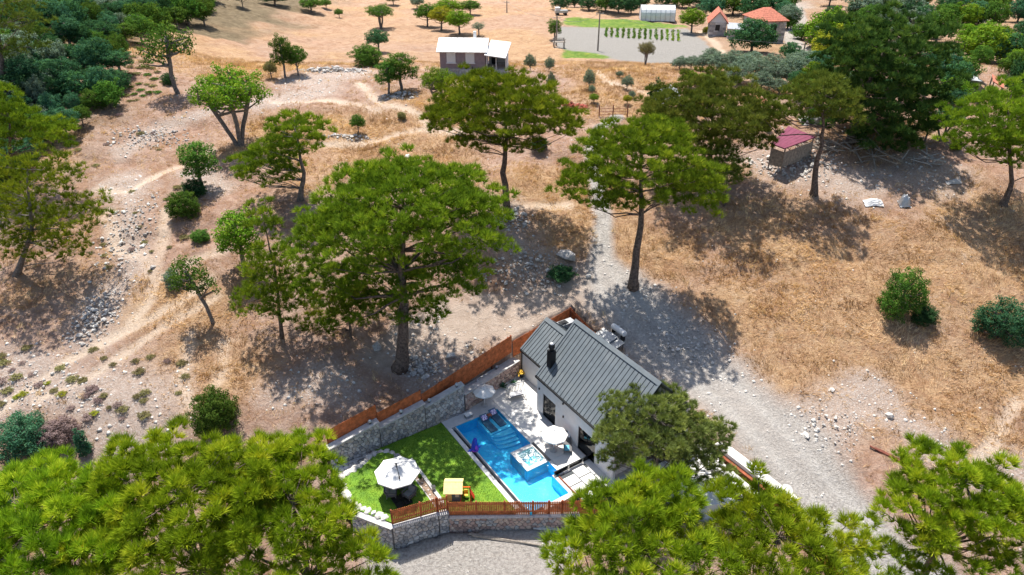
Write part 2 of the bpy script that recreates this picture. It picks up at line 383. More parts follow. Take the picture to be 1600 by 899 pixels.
GOLD = [(gp((1250, 400), (1350, 480), (1480, 420), (1560, 380)), 9), (gp((1180, 500), (1300, 560), (1450, 600), (1580, 580)), 8), (gp((590, 200), (700, 245), (640, 225)), 5), (gp((560, 205), (430, 195)), 3.5),
        (gp((850, 290), (900, 330), (850, 390)), 4.5), (gp((960, 380), (1050, 400)), 4), (gp((180, 470), (320, 480)), 4), (gp((300, 560), (350, 590)), 4), (gp((640, 150), (700, 180)), 3), (gp((1330, 600), (1540, 680)), 6), (gp((280, 60), (400, 110)), 8), (gp((800, 60), (830, 90)), 8), (gp((950, 110), (1000, 150)), 7)]

xs = np.concatenate([-np.geomspace(78, 1400, 34)[::-1], np.arange(-77.6, 77.7, 0.42), np.geomspace(78, 1400, 34)])
y1 = np.arange(20, 76, 0.38); y2 = [76.0]
while y2[-1] < 300: y2.append(y2[-1] + 0.40 * (y2[-1] / 76) ** 1.35)
ys = np.concatenate([np.linspace(-60, 19, 26), y1, y2[1:], np.geomspace(310, 2200, 26)])
GX, GY = np.meshgrid(xs, ys); gx = GX.ravel(); gy = GY.ravel()
wob = (fbm(gx / 2.3, gy / 2.3, 21, 3) - 0.5); wob2 = (fbm(gx / 6, gy / 6, 31, 3) - 0.5)
d_road = seg_dist(gx, gy, ROAD, ROAD_W) + wob * 0.7; d_yard = seg_dist(gx, gy, YARD, YARD_W) + wob * 0.8
d_track = np.minimum(seg_dist(gx, gy, TRACK, TRACK_W), seg_dist(gx, gy, VILLAGE_ROAD, VILLAGE_ROAD_W)) + wob * 0.5
d_grad = seg_dist(gx, gy, GRADED, GRADED_W) + wob * 1.2
gravel = np.maximum.reduce([1 - sst(0.6, 1.5, d_road + wob2 * 0.5), 1 - sst(0.7, 1.3, d_yard), 1 - sst(0.6, 1.2, d_track)])
graded = 1 - sst(0.5, 1.5, d_grad)
path = np.zeros_like(gx)
for p in PATHS:
    path = np.maximum(path, (1 - sst(0.35, 1.5, seg_dist(gx, gy, p, [0.42 + 0.003 * q[1] for q in p]) + wob * 0.9)) * (0.55 + 0.45 * vnoise(gx / 5, gy / 5, 77)))
rocky = np.zeros_like(gx)
for p, w_ in ROCKY: rocky = np.maximum(rocky, 1 - sst(0.2, 1.5, seg_dist(gx, gy, p, [w_] * len(p)) + wob2 * 1.6))
gold = np.zeros_like(gx)
for p, w_ in GOLD: gold = np.maximum(gold, 1 - sst(0.3, 1.5, seg_dist(gx, gy, p, [w_] * len(p)) + wob2 * 1.4))
gold = np.clip(gold + sst(0.56, 0.74, fbm(gx / 11, gy / 8, 41, 4)) * 0.55, 0, 1)
gold = np.clip(gold + 0.55 * sst(104, 124, gy) * (0.4 + vnoise(gx / 14, gy / 9, 45)), 0, 1)
gold *= (1 - gravel) * (1 - rocky * 0.7) * (1 - graded)
d_field = poly_sd(gx, gy, FIELD) + wob * 1.0
field = 1 - sst(-0.5, 0.5, d_field)
d_cy = poly_sd(gx, gy, CROP_YELLOW) + wob * 2; d_cg = poly_sd(gx, gy, CROP_GREEN) + wob * 2
green = np.maximum(1 - sst(-0.6, 0.6, d_cy), 1 - sst(-0.6, 0.6, d_cg))
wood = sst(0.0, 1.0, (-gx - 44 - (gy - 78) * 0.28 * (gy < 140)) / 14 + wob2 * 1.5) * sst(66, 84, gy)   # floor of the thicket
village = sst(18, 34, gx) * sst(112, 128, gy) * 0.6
gzv = elev(gx, gy)
# wheel ruts, banked road edge, tamed relief on tracks and field
soft = np.maximum.reduce([gravel * 0.75, graded * 0.5, field])
uu, vv = to_uv(gx, gy); inside = poly_sd(uu, vv, PLOT) < 0.1
smooth_e = base_elev(gx, gy)
gzv = np.where(inside, gzv, gzv * (1 - soft) + (smooth_e - 0.1) * soft)
rut = (np.exp(-((seg_dist(gx, gy, ROAD, ROAD_W) - 0.36) / 0.12) ** 2)) * gravel
gzv = np.where(inside, gzv, gzv - 0.07 * rut + 0.22 * np.exp(-((d_road - 1.25) / 0.25) ** 2) * sst(0.4, 0.7, vnoise(gx / 3, gy / 3, 8)) - 0.12 * path)
TERR_X, TERR_Y, TERR_Z = xs, ys, gzv.reshape(GX.shape)
def gz(x, y):
    """height of the terrain mesh"""
    i = int(np.clip(np.searchsorted(xs, x) - 1, 0, len(xs) - 2)); j = int(np.clip(np.searchsorted(ys, y) - 1, 0, len(ys) - 2))
    fx = (x - xs[i]) / (xs[i + 1] - xs[i]); fy = (y - ys[j]) / (ys[j + 1] - ys[j])
    Z = TERR_Z
    return float((Z[j, i] * (1 - fx) + Z[j, i + 1] * fx) * (1 - fy) + (Z[j + 1, i] * (1 - fx) + Z[j + 1, i + 1] * fx) * fy)
def gza(x, y):
    i = np.clip(np.searchsorted(xs, x) - 1, 0, len(xs) - 2); j = np.clip(np.searchsorted(ys, y) - 1, 0, len(ys) - 2)
    fx = (x - xs[i]) / (xs[i + 1] - xs[i]); fy = (y - ys[j]) / (ys[j + 1] - ys[j]); Z = TERR_Z
    return (Z[j, i] * (1 - fx) + Z[j, i + 1] * fx) * (1 - fy) + (Z[j + 1, i] * (1 - fx) + Z[j + 1, i + 1] * fx) * fy
def samp(a, x, y):
    i = np.clip(np.searchsorted(xs, x) - 1, 0, len(xs) - 2); j = np.clip(np.searchsorted(ys, y) - 1, 0, len(ys) - 2)
    return a.reshape(GX.shape)[j, i]
def GG(px, py):
    p = G(px, py); p.z = gz(p.x, p.y); return p

def ground_material():
    m, nt, b = new_mat('ground'); p = wpos(nt)
    A = {k: attr(nt, k) for k in ('gravel', 'path', 'rocky', 'gold', 'field', 'green', 'wood', 'graded', 'rut')}
    nbig = noise(nt, 0.09, 5, 0.6, p); nmid = noise(nt, 0.7, 6, 0.7, p, 0.4); nfine = noise(nt, 5.0, 6, 0.75, p); nvf = noise(nt, 19.0, 3, 0.7, p)
    # stretched straw fibres
    mp = nt.nodes.new('ShaderNodeMapping'); nt.links.new(p, mp.inputs[0]); mp.inputs['Scale'].default_value = (1.2, 4.5, 1); mp.inputs['Rotation'].default_value = (0, 0, 0.5)
    nstr = noise(nt, 1.6, 6, 0.75, mp.outputs[0], 1.6)
    soil = ramp(nt, nmid, [(0.28, (0.17, 0.10, 0.07)), (0.5, (0.40, 0.25, 0.185)), (0.72, (0.58, 0.415, 0.325))])
    soil = mixc(nt, ramp(nt, nbig, [(0.35, 0.0), (0.65, 0.7)]), soil, ramp(nt, nfine, [(0.3, (0.25, 0.16, 0.12)), (0.7, (0.53, 0.40, 0.325))]))
    straw = ramp(nt, nstr, [(0.27, (0.19, 0.10, 0.05)), (0.47, (0.43, 0.265, 0.145)), (0.70, (0.68, 0.48, 0.28))])
    gfac = math_n(nt, 'MULTIPLY', A['gold'], ramp(nt, nmid, [(0.2, 0.45), (0.55, 1.0)]))
    c = mixc(nt, gfac, soil, straw)
    c = mixc(nt, math_n(nt, 'MULTIPLY', ramp(nt, nstr, [(0.52, 0.0), (0.75, 0.55)]), 1.0), c, (0.60, 0.44, 0.28))
    npat = noise(nt, 0.42, 5, 0.75, p, 1.2)
    c = mixc(nt, ramp(nt, npat, [(0.48, 0.0), (0.6, 0.62)]), c, ramp(nt, nfine, [(0.3, (0.20, 0.10, 0.055)), (0.7, (0.43, 0.245, 0.14))]))
    c = mixc(nt, ramp(nt, npat, [(0.3, 0.45), (0.42, 0.0)]), c, ramp(nt, nfine, [(0.3, (0.45, 0.33, 0.25)), (0.7, (0.70, 0.56, 0.45))]))
    vor = nt.nodes.new('ShaderNodeTexVoronoi'); vor.inputs['Scale'].default_value = 3.2; nt.links.new(p, vor.inputs['Vector'])
    stones = ramp(nt, vor.outputs['Distance'], [(0.16, 1.0), (0.26, 0.0)])
    grav = ramp(nt, nfine, [(0.27, (0.20, 0.18, 0.16)), (0.5, (0.42, 0.385, 0.35)), (0.74, (0.64, 0.605, 0.565))])
    rk = mixc(nt, 0.7, grav, (0.52, 0.41, 0.34))
    c = mixc(nt, math_n(nt, 'MULTIPLY', A['rocky'], ramp(nt, nfine, [(0.3, 0.25), (0.6, 1.0)])), c, rk)
    c = mixc(nt, A['graded'], c, ramp(nt, nmid, [(0.3, (0.40, 0.30, 0.235)), (0.7, (0.62, 0.51, 0.43))]))
    c = mixc(nt, A['gravel'], c, mixc(nt, ramp(nt, nbig, [(0.4, 0.0), (0.6, 0.5)]), grav, (0.49, 0.44, 0.40)))
    c = mixc(nt, math_n(nt, 'MULTIPLY', A['rut'], ramp(nt, nmid, [(0.3, 0.2), (0.6, 0.75)])), c, ramp(nt, nfine, [(0.3, (0.50, 0.47, 0.43)), (0.7, (0.66, 0.63, 0.59))]))
    c = mixc(nt, math_n(nt, 'MULTIPLY', A['path'], 0.85), c, ramp(nt, nfine, [(0.3, (0.62, 0.48, 0.36)), (0.7, (0.78, 0.65, 0.52))]))
    c = mixc(nt, math_n(nt, 'MULTIPLY', stones, math_n(nt, 'ADD', math_n(nt, 'MULTIPLY', A['rocky'], 0.5), 0.14)), c, (0.62, 0.59, 0.55))
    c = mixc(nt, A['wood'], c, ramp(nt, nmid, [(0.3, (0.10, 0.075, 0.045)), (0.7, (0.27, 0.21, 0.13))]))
    c = mixc(nt, A['field'], c, ramp(nt, nfine, [(0.3, (0.22, 0.205, 0.185)), (0.7, (0.36, 0.34, 0.31))]))
    c = mixc(nt, A['green'], c, ramp(nt, nmid, [(0.3, (0.09, 0.17, 0.03)), (0.55, (0.17, 0.25, 0.05)), (0.75, (0.42, 0.36, 0.06))]))
    nt.links.new(c, b.inputs['Base Color']); b.inputs['Roughness'].default_value = 0.97; b.inputs['Specular IOR Level'].default_value = 0.1
    h = math_n(nt, 'ADD', math_n(nt, 'MULTIPLY', nmid, 1.2), math_n(nt, 'ADD', math_n(nt, 'MULTIPLY', nfine, 0.7), math_n(nt, 'MULTIPLY', nvf, 0.5)))
    bump(nt, b, h, 1.0, 0.34)
    return m
M['ground'] = ground_material()
nx, ny = len(xs), len(ys)
ii, jj = np.meshgrid(np.arange(nx - 1), np.arange(ny - 1)); q = (jj * nx + ii).ravel()
quads = np.stack([q, q + 1, q + 1 + nx, q + nx], 1)
def fmean(a): return a[quads].mean(1)
cls = np.zeros(len(quads), int)
fr = np.minimum.reduce([fmean(d_road)]); cls[fr < 1.0] = 1
cls[fmean(d_yard) < 1.0] = 2; cls[(fmean(d_track) < 0.9)] = 3
cls[fmean(d_field) < 0] = 4; cls[fmean(d_cy) < 0] = 5; cls[fmean(d_cg) < 0] = 6
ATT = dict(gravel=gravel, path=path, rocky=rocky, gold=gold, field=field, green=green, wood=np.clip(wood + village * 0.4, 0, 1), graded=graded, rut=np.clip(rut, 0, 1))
VCO = np.stack([gx, gy, gzv], 1)
for k, (nm, lab) in enumerate([('hillside', 'dry stony hillside with bleached grass'), ('gravel_road', 'pale gravel road curving past the villa'), ('gravel_yard', 'grey gravel yard in front of the villa fence'),
                               ('farm_track', 'narrow pale farm track up to the gate'), ('ploughed_field', 'grey ploughed field behind the cottage'), ('crop_strip', 'yellow green crop strip in front of the greenhouse'), ('vegetable_bed', 'bright green vegetable bed at the near edge of the field')]):
    fsel = quads[cls == k]
    used, inv = np.unique(fsel.ravel(), return_inverse=True)
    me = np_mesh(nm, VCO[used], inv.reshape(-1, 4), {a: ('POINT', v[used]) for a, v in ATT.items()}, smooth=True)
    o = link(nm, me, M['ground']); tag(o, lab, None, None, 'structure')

# ------------------------------------------------------------------ leaf, needle and grass geometry
def unit(v): return v / (np.linalg.norm(v, axis=-1, keepdims=True) + 1e-9)
def rdir(n, rg=rng): return unit(rg.normal(size=(n, 3)))
def spikes(cen, dirs, length, width, tone, rg=rng):
    """one slim triangle per row: needle or blade"""
    n = len(cen); side = unit(np.cross(dirs, rdir(n, rg)))
    L = np.broadcast_to(np.asarray(length, float).reshape(-1, 1), (n, 1)); w = np.broadcast_to(np.asarray(width, float).reshape(-1, 1), (n, 1))
    v = np.stack([cen - side * w / 2, cen + side * w / 2, cen + dirs * L], 1).reshape(-1, 3)
    return v, np.arange(3 * n).reshape(n, 3), tone
def cards(cen, nrm, size, tone, rg=rng, asp=0.6):
    n = len(cen); a = unit(np.cross(nrm, rdir(n, rg))); b = np.cross(nrm, a)
    s = np.broadcast_to(np.asarray(size, float).reshape(-1, 1), (n, 1))
    v = np.stack([cen - a * s, cen - b * s * asp + nrm * s * 0.15, cen + a * s, cen + b * s * asp + nrm * s * 0.15], 1).reshape(-1, 3)
    return v, np.arange(4 * n).reshape(n, 4), tone
def crown_clusters(blobs, spacing, rg, inner=0.25, low=-0.35):
    """branch-tip positions over the domes of a crown"""
    P = np.zeros((4000, 3)); N = np.zeros((4000, 3)); n = 0
    for (c, r, rz) in blobs:
        c = np.array(c); n_try = min(9000, int(14 * (r * r * 4 + r * rz * 4) / spacing ** 2) + 20)
        d = rdir(n_try, rg); d = d[d[:, 2] > low]
        rad = np.where(rg.random(len(d)) < inner, 0.45 + 0.4 * rg.random(len(d)), 0.86 + 0.2 * rg.random(len(d)))
        rad = np.where(rg.random(len(d)) < 0.1, rad * (1.08 + 0.2 * rg.random(len(d))), rad)
        # lumpy outline
        lump = 0.74 + 0.44 * vnoise(d[:, 0] * 2.6 + c[0], d[:, 1] * 2.6 + d[:, 2] * 2.2, int(abs(c[1]) * 7) % 97)
        p = c + d * np.array([r, r, rz]) * (rad * lump)[:, None]
        s2 = spacing ** 2
        for k in range(len(p)):
            if n and (((P[:n] - p[k]) ** 2).sum(1) < s2).any(): continue
            P[n] = p[k]; N[n] = d[k]; n += 1
            if n == 4000: break
    return P[:n].copy(), N[:n].copy()
def pine_crown(name, blobs, spacing, bunch_r, per_cluster, needles, nlen, nwid, seed, low=-0.3, inner=0.25):
    rg = np.random.default_rng(seed)
    P, N = crown_clusters(blobs, spacing, rg, inner, low)
    m = per_cluster; n = len(P)
    cr = spacing * 0.5
    d = rdir(n * m, rg); d[:, 2] = np.abs(d[:, 2]) * 0.95 - 0.22
    d = unit(d); Pr = np.repeat(P, m, 0); Nr = np.repeat(N, m, 0)
    rr = (0.55 + 0.5 * rg.random(n * m))[:, None]
    bc = Pr + d * np.array([cr, cr, cr * 0.75]) * rr
    up = np.array([0, 0, 1.0])
    bn = unit(d * 0.55 + Nr * 0.3 + up * 0.95)
    tone_c = np.repeat(rg.random(n), m) * 0.4; tone_b = tone_c + rg.random(n * m) * 0.45
    k = needles
    C = np.repeat(bc, k, 0); D = unit(np.repeat(bn, k, 0) * 1.0 + rdir(n * m * k, rg) * 0.7)
    C = C + D * (bunch_r * 0.18)
    bs = np.repeat(0.6 + 0.75 * rg.random(n * m), k)                # every bunch has its own size
    T = np.repeat(tone_b, k) + rg.random(n * m * k) * 0.25
    v, f, t = spikes(C, D, nlen * bs * (0.75 + 0.5 * rg.random(n * m * k)), nwid, T, rg)
    return np_mesh(name, v, f, {'tone': ('FACE', t)}), P
def leaf_crown(name, blobs, spacing, per_cluster, leaf, seed, low=-0.55, inner=0.3, flat=0.85, updir=0.35):
    rg = np.random.default_rng(seed)
    P, N = crown_clusters(blobs, spacing, rg, inner, low)
    n = len(P); m = per_cluster; cr = spacing * 0.78
    d = rdir(n * m, rg); rr = (rg.random(n * m) ** 0.4)[:, None]
    c = np.repeat(P, m, 0) + d * np.array([cr, cr, cr * flat]) * rr
    nr = unit(d * 0.55 + np.repeat(N, m, 0) * 0.25 + np.array([0, 0, updir]) + rdir(n * m, rg) * 0.75)
    t = np.repeat(rg.random(n), m) * 0.4 + rg.random(n * m) * 0.6
    v, f, t = cards(c, nr, leaf * (0.7 + 0.6 * rg.random(n * m)), t, rg)
    return np_mesh(name, v, f, {'tone': ('FACE', t)}), P
def trunk_mesh(name, pts, rad, tips, rg, limb_from=0.45, nl=None, lr=0.17, sag=0.15, twigs=True, joint=None):
    """tapered trunk along pts with limbs reaching the branch tips"""
    mb = MB(); pts = [Vector(p) for p in pts]
    # resample with a little wander
    dense = []
    for i in range(len(pts) - 1):
        for k in range(4):
            dense.append(pts[i].lerp(pts[i + 1], k / 4))
    dense.append(pts[-1]); H_ = len(dense) - 1
    rads = [max(0.03, rad * (1 - 0.82 * (i / H_) ** 0.85)) for i in range(H_ + 1)]
    rads[0] *= 1.45; rads[1] *= 1.12
    dense = [p + Vector((rg.normal() * rad * 0.16, rg.normal() * rad * 0.16, 0)) if 0 < i < H_ else p for i, p in enumerate(dense)]
    mb.tube(dense, rads, 8)
    tips = np.array(tips)
    if nl is not None and len(tips) > nl: tips = tips[rg.choice(len(tips), nl, replace=False)]
    for t in tips:
        t = Vector(t)
        # start lower on the trunk than the tip
        best = None
        for i in range(int(H_ * limb_from), H_ + 1):
            p = dense[i]; dd = (t - p); hz = math.hypot(dd.x, dd.y)
            cost = dd.length + (2.5 * max(0, hz * 0.25 - dd.z))
            if best is None or cost < best[0]: best = (cost, i)
        i = best[1]; a = dense[i]; L = (t - a).length
        if L < 0.3: continue
        mid = a.lerp(t, 0.5) + Vector((rg.normal() * L * 0.07, rg.normal() * L * 0.07, -L * sag * 0.5 + rg.normal() * L * 0.05))
        r0 = min(rads[i] * 0.75, max(0.03, rad * lr * (0.5 + 0.1 * L)))
        mb.tube([a, a.lerp(mid, 0.5) + Vector((0, 0, L * 0.02)), mid, mid.lerp(t, 0.5), t], [r0, r0 * 0.8, r0 * 0.6, r0 * 0.42, r0 * 0.2], 5, cap=False)
    return mb.mesh(name, smooth=True)
# ------------------------------------------------------------------ trees
DENS = (0.86, 1.72)
def pine(label, base, blobs, trunk_px=(), mat='pine', spacing=1.25, per=9, needles=14, nlen=0.42, nwid=0.055, seed=1, rad=0.35, name='pine_tree', low=-0.3, inner=0.42, group=None, bark='bark', nl=None, lf=0.45, top=None, sag=0.15):
    """base: point on the ground. blobs: (centre, radius, half height) in world metres. trunk_px: further world points of the trunk"""
    base = Vector(base); rg = np.random.default_rng(seed)
    rel = [(tuple(Vector(c) - base), r, rz) for c, r, rz in blobs]
    root = empty(name, base, 0, label, 'pine tree', group)
    me, tips = pine_crown('pine_crown', rel, spacing * DENS[0], 0.4, int(per * DENS[1]), needles, nlen, nwid, seed, low, inner)
    tp = top or (Vector(rel[0][0]) + Vector((0, 0, rel[0][2] * 0.55)))
    pts = [Vector((0, 0, -0.5))] + [Vector(p) - base for p in trunk_px] + [tp]
    link('crown', me, M[mat], root)
    link('trunk', trunk_mesh('pine_trunk', pts, rad, tips, rg, lf, nl, sag=sag), M[bark], root)
    return root
def blob(cx, cy, rpx, flat, Y, dy=0.0):
    c = at_y(cx, cy, Y + dy); r = rpx * mpp(c); return (tuple(c), r, r * flat)

def px_pine(label, b, crowns, mids=(), **kw):
    base = GG(*b); Y = base.y
    bl = [blob(cx, cy, r, fl, Y, dy) for (cx, cy, r, fl, dy) in crowns]
    return pine(label, base, bl, [at_y(x, y, Y) for x, y in mids], **kw)

# the big umbrella pines on the slope
px_pine('largest spreading pine with a forked dark trunk behind the stone wall', (622, 574), [(632, 322, 128, 0.46, 1.8), (552, 378, 82, 0.6, 1.2), (712, 362, 78, 0.7, 1.2), (515, 446, 44, 0.7, 1.0), (690, 440, 66, 0.55, 1.0), (590, 440, 60, 0.5, 4.0), (560, 490, 46, 0.5, 2.0), (655, 490, 40, 0.5, 1.0)],
        mids=((634, 500), (628, 425)), seed=3, rad=0.6, spacing=1.1, per=10, needles=15, nl=70, lf=0.5, low=-0.3)
px_pine('tall slender trunked pine standing on a ring of white stones', (795, 338), [(785, 166, 90, 0.55, 0.5), (718, 188, 48, 0.75, 0), (848, 190, 52, 0.75, 0), (815, 222, 34, 0.7, -0.5), (750, 222, 36, 0.6, 0)], mids=((786, 270), (792, 215)), seed=5, rad=0.42, spacing=1.05, per=10, needles=14, nl=50, lf=0.55, low=-0.35)
px_pine('pine with bare lower trunk beside the gravel track above the villa roof', (990, 447), [(1000, 248, 90, 0.55, 0.5), (930, 292, 52, 0.8, 0), (1080, 302, 50, 0.8, 0), (1010, 218, 50, 0.6, 1), (970, 318, 34, 0.6, 0)], mids=((1000, 370), (1002, 300)), seed=8, rad=0.45, spacing=1.02, per=10, needles=14, nl=50, lf=0.5, low=-0.35)
px_pine('olive toned broad pine behind the bare trunked pine by the track', (1107, 287), [(1112, 186, 88, 0.6, 0), (1052, 198, 38, 0.8, 0), (1165, 210, 44, 0.8, 0), (1100, 225, 40, 0.6, 0)], mids=((1110, 240),), seed=12, rad=0.4, mat='pine_olive', spacing=1.1, per=10, nl=50, lf=0.5, low=-0.4)
px_pine('lanky pine with a long bare trunk beside the purple roofed shed', (1272, 302), [(1282, 150, 48, 0.6, 0), (1220, 176, 34, 0.7, 0), (1305, 182, 30, 0.7, 0), (1252, 160, 30, 0.7, 0)], mids=((1277, 250), (1287, 200)), seed=14, rad=0.4, mat='pine_olive', spacing=1.05, per=9, nl=40, lf=0.5)
px_pine('tallest dark dense pine with a leaning trunk above the timber heap', (1326, 224), [(1385, 92, 82, 0.8, 1), (1378, 160, 88, 0.7, 0), (1335, 66, 48, 0.8, 1), (1442, 150, 38, 0.9, 0), (1385, 212, 52, 0.5, 0), (1330, 120, 40, 0.9, 1)], mids=((1338, 190), (1350, 140)), seed=17, rad=0.6, mat='pine_dark', spacing=1.5, per=12, needles=14, nl=60, low=-0.6, nlen=0.5, nwid=0.08)
px_pine('pine with a leaning trunk at the right border of the photo', (1568, 322), [(1565, 192, 70, 0.7, 0), (1515, 222, 38, 0.8, 0), (1600, 235, 50, 0.8, 0)], mids=((1580, 285),), seed=19, rad=0.42, spacing=1.1, per=9, nl=50, lf=0.5, low=-0.45)
px_pine('gnarled pine with grey bare branches behind the largest pine', (470, 318), [(462, 216, 44, 0.75, 0), (415, 262, 44, 0.7, 0), (440, 240, 30, 0.7, 0)], mids=((474, 270),), seed=22, rad=0.35, spacing=1.0, per=9, nl=60, lf=0.3, low=-0.5, bark='bark_grey')
px_pine('slim young pine with thin trunk left of the largest pine', (440, 528), [(412, 345, 24, 0.9, 0), (425, 420, 38, 0.9, 0), (450, 470, 40, 0.7, 0), (395, 470, 32, 0.6, 0)], mids=((432, 440),), top=None, seed=25, rad=0.18, spacing=1.0, per=7, needles=14, nl=34, lf=0.2, low=-0.7)
px_pine('small pine under the low limbs of the largest pine', (547, 530), [(545, 470, 42, 0.55, 0), (500, 505, 30, 0.5, 0)], seed=27, rad=0.14, spacing=1.0, per=7, nl=30, low=-0.4)
px_pine('drooping pine with grey dead twigs at the left border', (22, 430), [(50, 285, 62, 0.6, 0), (122, 340, 46, 0.6, 0), (0, 345, 62, 0.6, 0), (55, 385, 52, 0.45, 0), (112, 385, 28, 0.6, 0)], mids=((50, 360),), seed=29, rad=0.3, spacing=1.15, per=6, inner=0.25, nl=34, lf=0.2, low=-0.6, bark='bark_grey')
px_pine('bright pine at the left border above the drooping one', (15, 300), [(22, 205, 50, 0.75, 0), (80, 215, 34, 0.8, 0), (5, 160, 25, 0.9, 0)], seed=31, rad=0.35, spacing=1.1, per=10, nl=34, low=-0.5)
px_pine('tall old pine trunk rising out of the frame in the top left thicket', (8, 150), [(5, 40, 55, 1.1, 0), (40, 80, 30, 0.8, 0)], seed=33, rad=0.4, spacing=1.5, per=8, nl=30, mat='pine_olive')
px_pine('thin dark pine sapling right of the olive toned pine', (1133, 320), [(1135, 268, 30, 1.0, 0), (1118, 250, 20, 0.8, 0)], seed=35, rad=0.12, spacing=0.95, per=6, nl=30, low=-0.6, mat='pine_olive')

# foreground pines, seen from above
def near_pine(label, crowns, depth, seed, spacing=0.92, per=12, needles=31, mat='pine_near', nlen=0.36, nwid=0.033, low=-0.5, rad=0.4, off=(0, 0), inner=0.6, bark='bark', nl=45):
    bl = []
    for cx, cy, rpx, fl, dd in crowns:
        d = ray(cx, cy); c = np.array([0, 0, CAM_H]) + d * (depth + dd)      # depth is along the optical axis
        bl.append((tuple(c), rpx * (depth + dd) / FPX, rpx * (depth + dd) / FPX * fl))
    bx, by = bl[0][0][0] + off[0], bl[0][0][1] + off[1]
    return pine(label, (bx, by, gz(bx, by)), bl, [], mat=mat, spacing=spacing, per=per, needles=needles, nlen=nlen, nwid=nwid, seed=seed, rad=rad, low=low, inner=inner, bark=bark, nl=nl)
near_pine('wide yellow green pine crown in the bottom left foreground', [(300, 800, 120, 0.55, 0), (225, 735, 70, 0.6, 1), (385, 745, 80, 0.55, 1), (200, 850, 90, 0.5, -1)], 31, 41)
near_pine('yellow green pine crown in the bottom left corner', [(70, 855, 120, 0.6, 0), (40, 775, 70, 0.6, 2), (130, 790, 60, 0.6, 1)], 30, 43)
near_pine('yellow green pine crown just left of the umbrella lawn', [(462, 808, 76, 0.6, 0), (470, 728, 52, 0.6, 1.5), (560, 885, 58, 0.6, 0), (420, 850, 90, 0.5, 0)], 31, 45)
near_pine('yellow green pine crown in front of the villa fence', [(985, 845, 95, 0.6, 0), (1020, 785, 62, 0.6, 1), (915, 860, 62, 0.6, 0), (1060, 870, 80, 0.5, -1)], 30, 47)
near_pine('yellow green pine crown with a spire beside the gravel road', [(1210, 860, 92, 0.6, 0), (1165, 800, 55, 0.7, 1), (1290, 870, 62, 0.6, 0), (1178, 748, 16, 1.6, 1.5)], 30, 49)
near_pine('open crowned pine with visible black branches in the bottom right corner', [(1500, 770, 80, 0.55, 0), (1440, 800, 62, 0.6, 0), (1570, 830, 72, 0.6, 0), (1490, 870, 62, 0.5, 0), (1390, 880, 40, 0.6, 0)], 34, 51, needles=38, per=10, mat='pine_near', spacing=0.95, inner=0.5, low=-0.4, rad=0.45)
# low pine at the villa gable
_b = W(9.6, -13.6, 0)
pine('low wide pine growing against the stone gable of the villa', (_b.x, _b.y, -0.6), [blob(1020, 668, 68, 0.5, _b.y), blob(968, 688, 42, 0.6, _b.y), blob(1085, 690, 50, 0.6, _b.y), blob(1090, 730, 45, 0.5, _b.y, -1), blob(955, 722, 20, 0.8, _b.y - 1)], [], mat='pine_grey', spacing=0.82, per=9, needles=24, nlen=0.32, nwid=0.042, seed=53, rad=0.28, low=-0.35, bark='bark_grey')

# broadleaf trees: a few modelled kinds, each placed tree is its own thing
KIND = {}
def kind(key, blobs, spacing, per, leaf, seed, trunk_pts, rad, low=-0.55, nl=30, lf=0.3, stems=None, flat=0.85):
    rg = np.random.default_rng(seed)
    me, tips = leaf_crown('leaf_crown_' + key, blobs, spacing, per, leaf, seed, low, flat=flat)
    if stems:
        mb_list = []
        tm = None
        vs, fs = [], []
        for s_ in stems:
            t_ = trunk_mesh('t', s_, rad, tips[rg.choice(len(tips), min(len(tips), max(3, nl // len(stems))), replace=False)], rg, lf)
            n0 = len(vs); vs += [tuple(v.co) for v in t_.vertices]; fs += [tuple(i + n0 for i in p.vertices) for p in t_.polygons]; bpy.data.meshes.remove(t_)
        tm = bpy.data.meshes.new('leaf_trunk_' + key); tm.from_pydata(vs, [], fs); tm.update()
    else:
        tm = trunk_mesh('leaf_trunk_' + key, trunk_pts, rad, tips, rg, lf, nl)
    KIND[key] = (me, tm)
# unit trees about 1 m tall (scaled when placed); leaf sizes are for trees of 4-6 m
kind('round', [((0, 0, 0.66), 0.36, 0.32), ((0.18, 0.05, 0.55), 0.24, 0.22), ((-0.2, -0.02, 0.6), 0.22, 0.2)], 0.105, 60, 0.0185, 61, [(0, 0, -0.04), (0.01, 0, 0.3), (0, 0.01, 0.75)], 0.032)
kind('tall', [((0.02, 0, 0.74), 0.23, 0.24), ((-0.1, 0.03, 0.5), 0.2, 0.2), ((0.14, 0, 0.52), 0.16, 0.18)], 0.1, 60, 0.0175, 63, [(0, 0, -0.04), (0.02, 0, 0.3), (0, 0.01, 0.85)], 0.028)
kind('sparse', [((0.02, 0, 0.74), 0.24, 0.22), ((-0.16, 0.03, 0.66), 0.18, 0.16), ((0.17, 0, 0.56), 0.16, 0.16)], 0.1, 40, 0.0165, 65, [(0, 0, -0.04), (0.03, 0, 0.25), (-0.02, 0.01, 0.8)], 0.02, nl=40)
kind('vase', [((0, 0, 0.70), 0.40, 0.26), ((-0.25, 0, 0.66), 0.2, 0.22), ((0.22, 0, 0.72), 0.22, 0.2)], 0.1, 55, 0.016, 67, None, 0.017, low=-0.35, nl=40, lf=0.25,
     stems=[[(0, 0, -0.04), (-0.12, 0.02, 0.22), (-0.3, 0.02, 0.62)], [(0.02, 0, -0.04), (0.03, -0.03, 0.3), (0.0, -0.05, 0.7)], [(0.02, 0.02, -0.04), (0.1, 0.06, 0.28), (0.26, 0.08, 0.7)]])
kind('bush', [((0, 0, 0.42), 0.52, 0.45), ((0.3, 0.05, 0.36), 0.34, 0.32), ((-0.32, -0.05, 0.34), 0.32, 0.3)], 0.13, 75, 0.021, 69, [(0, 0, -0.05), (0, 0, 0.5)], 0.03, low=-0.8)
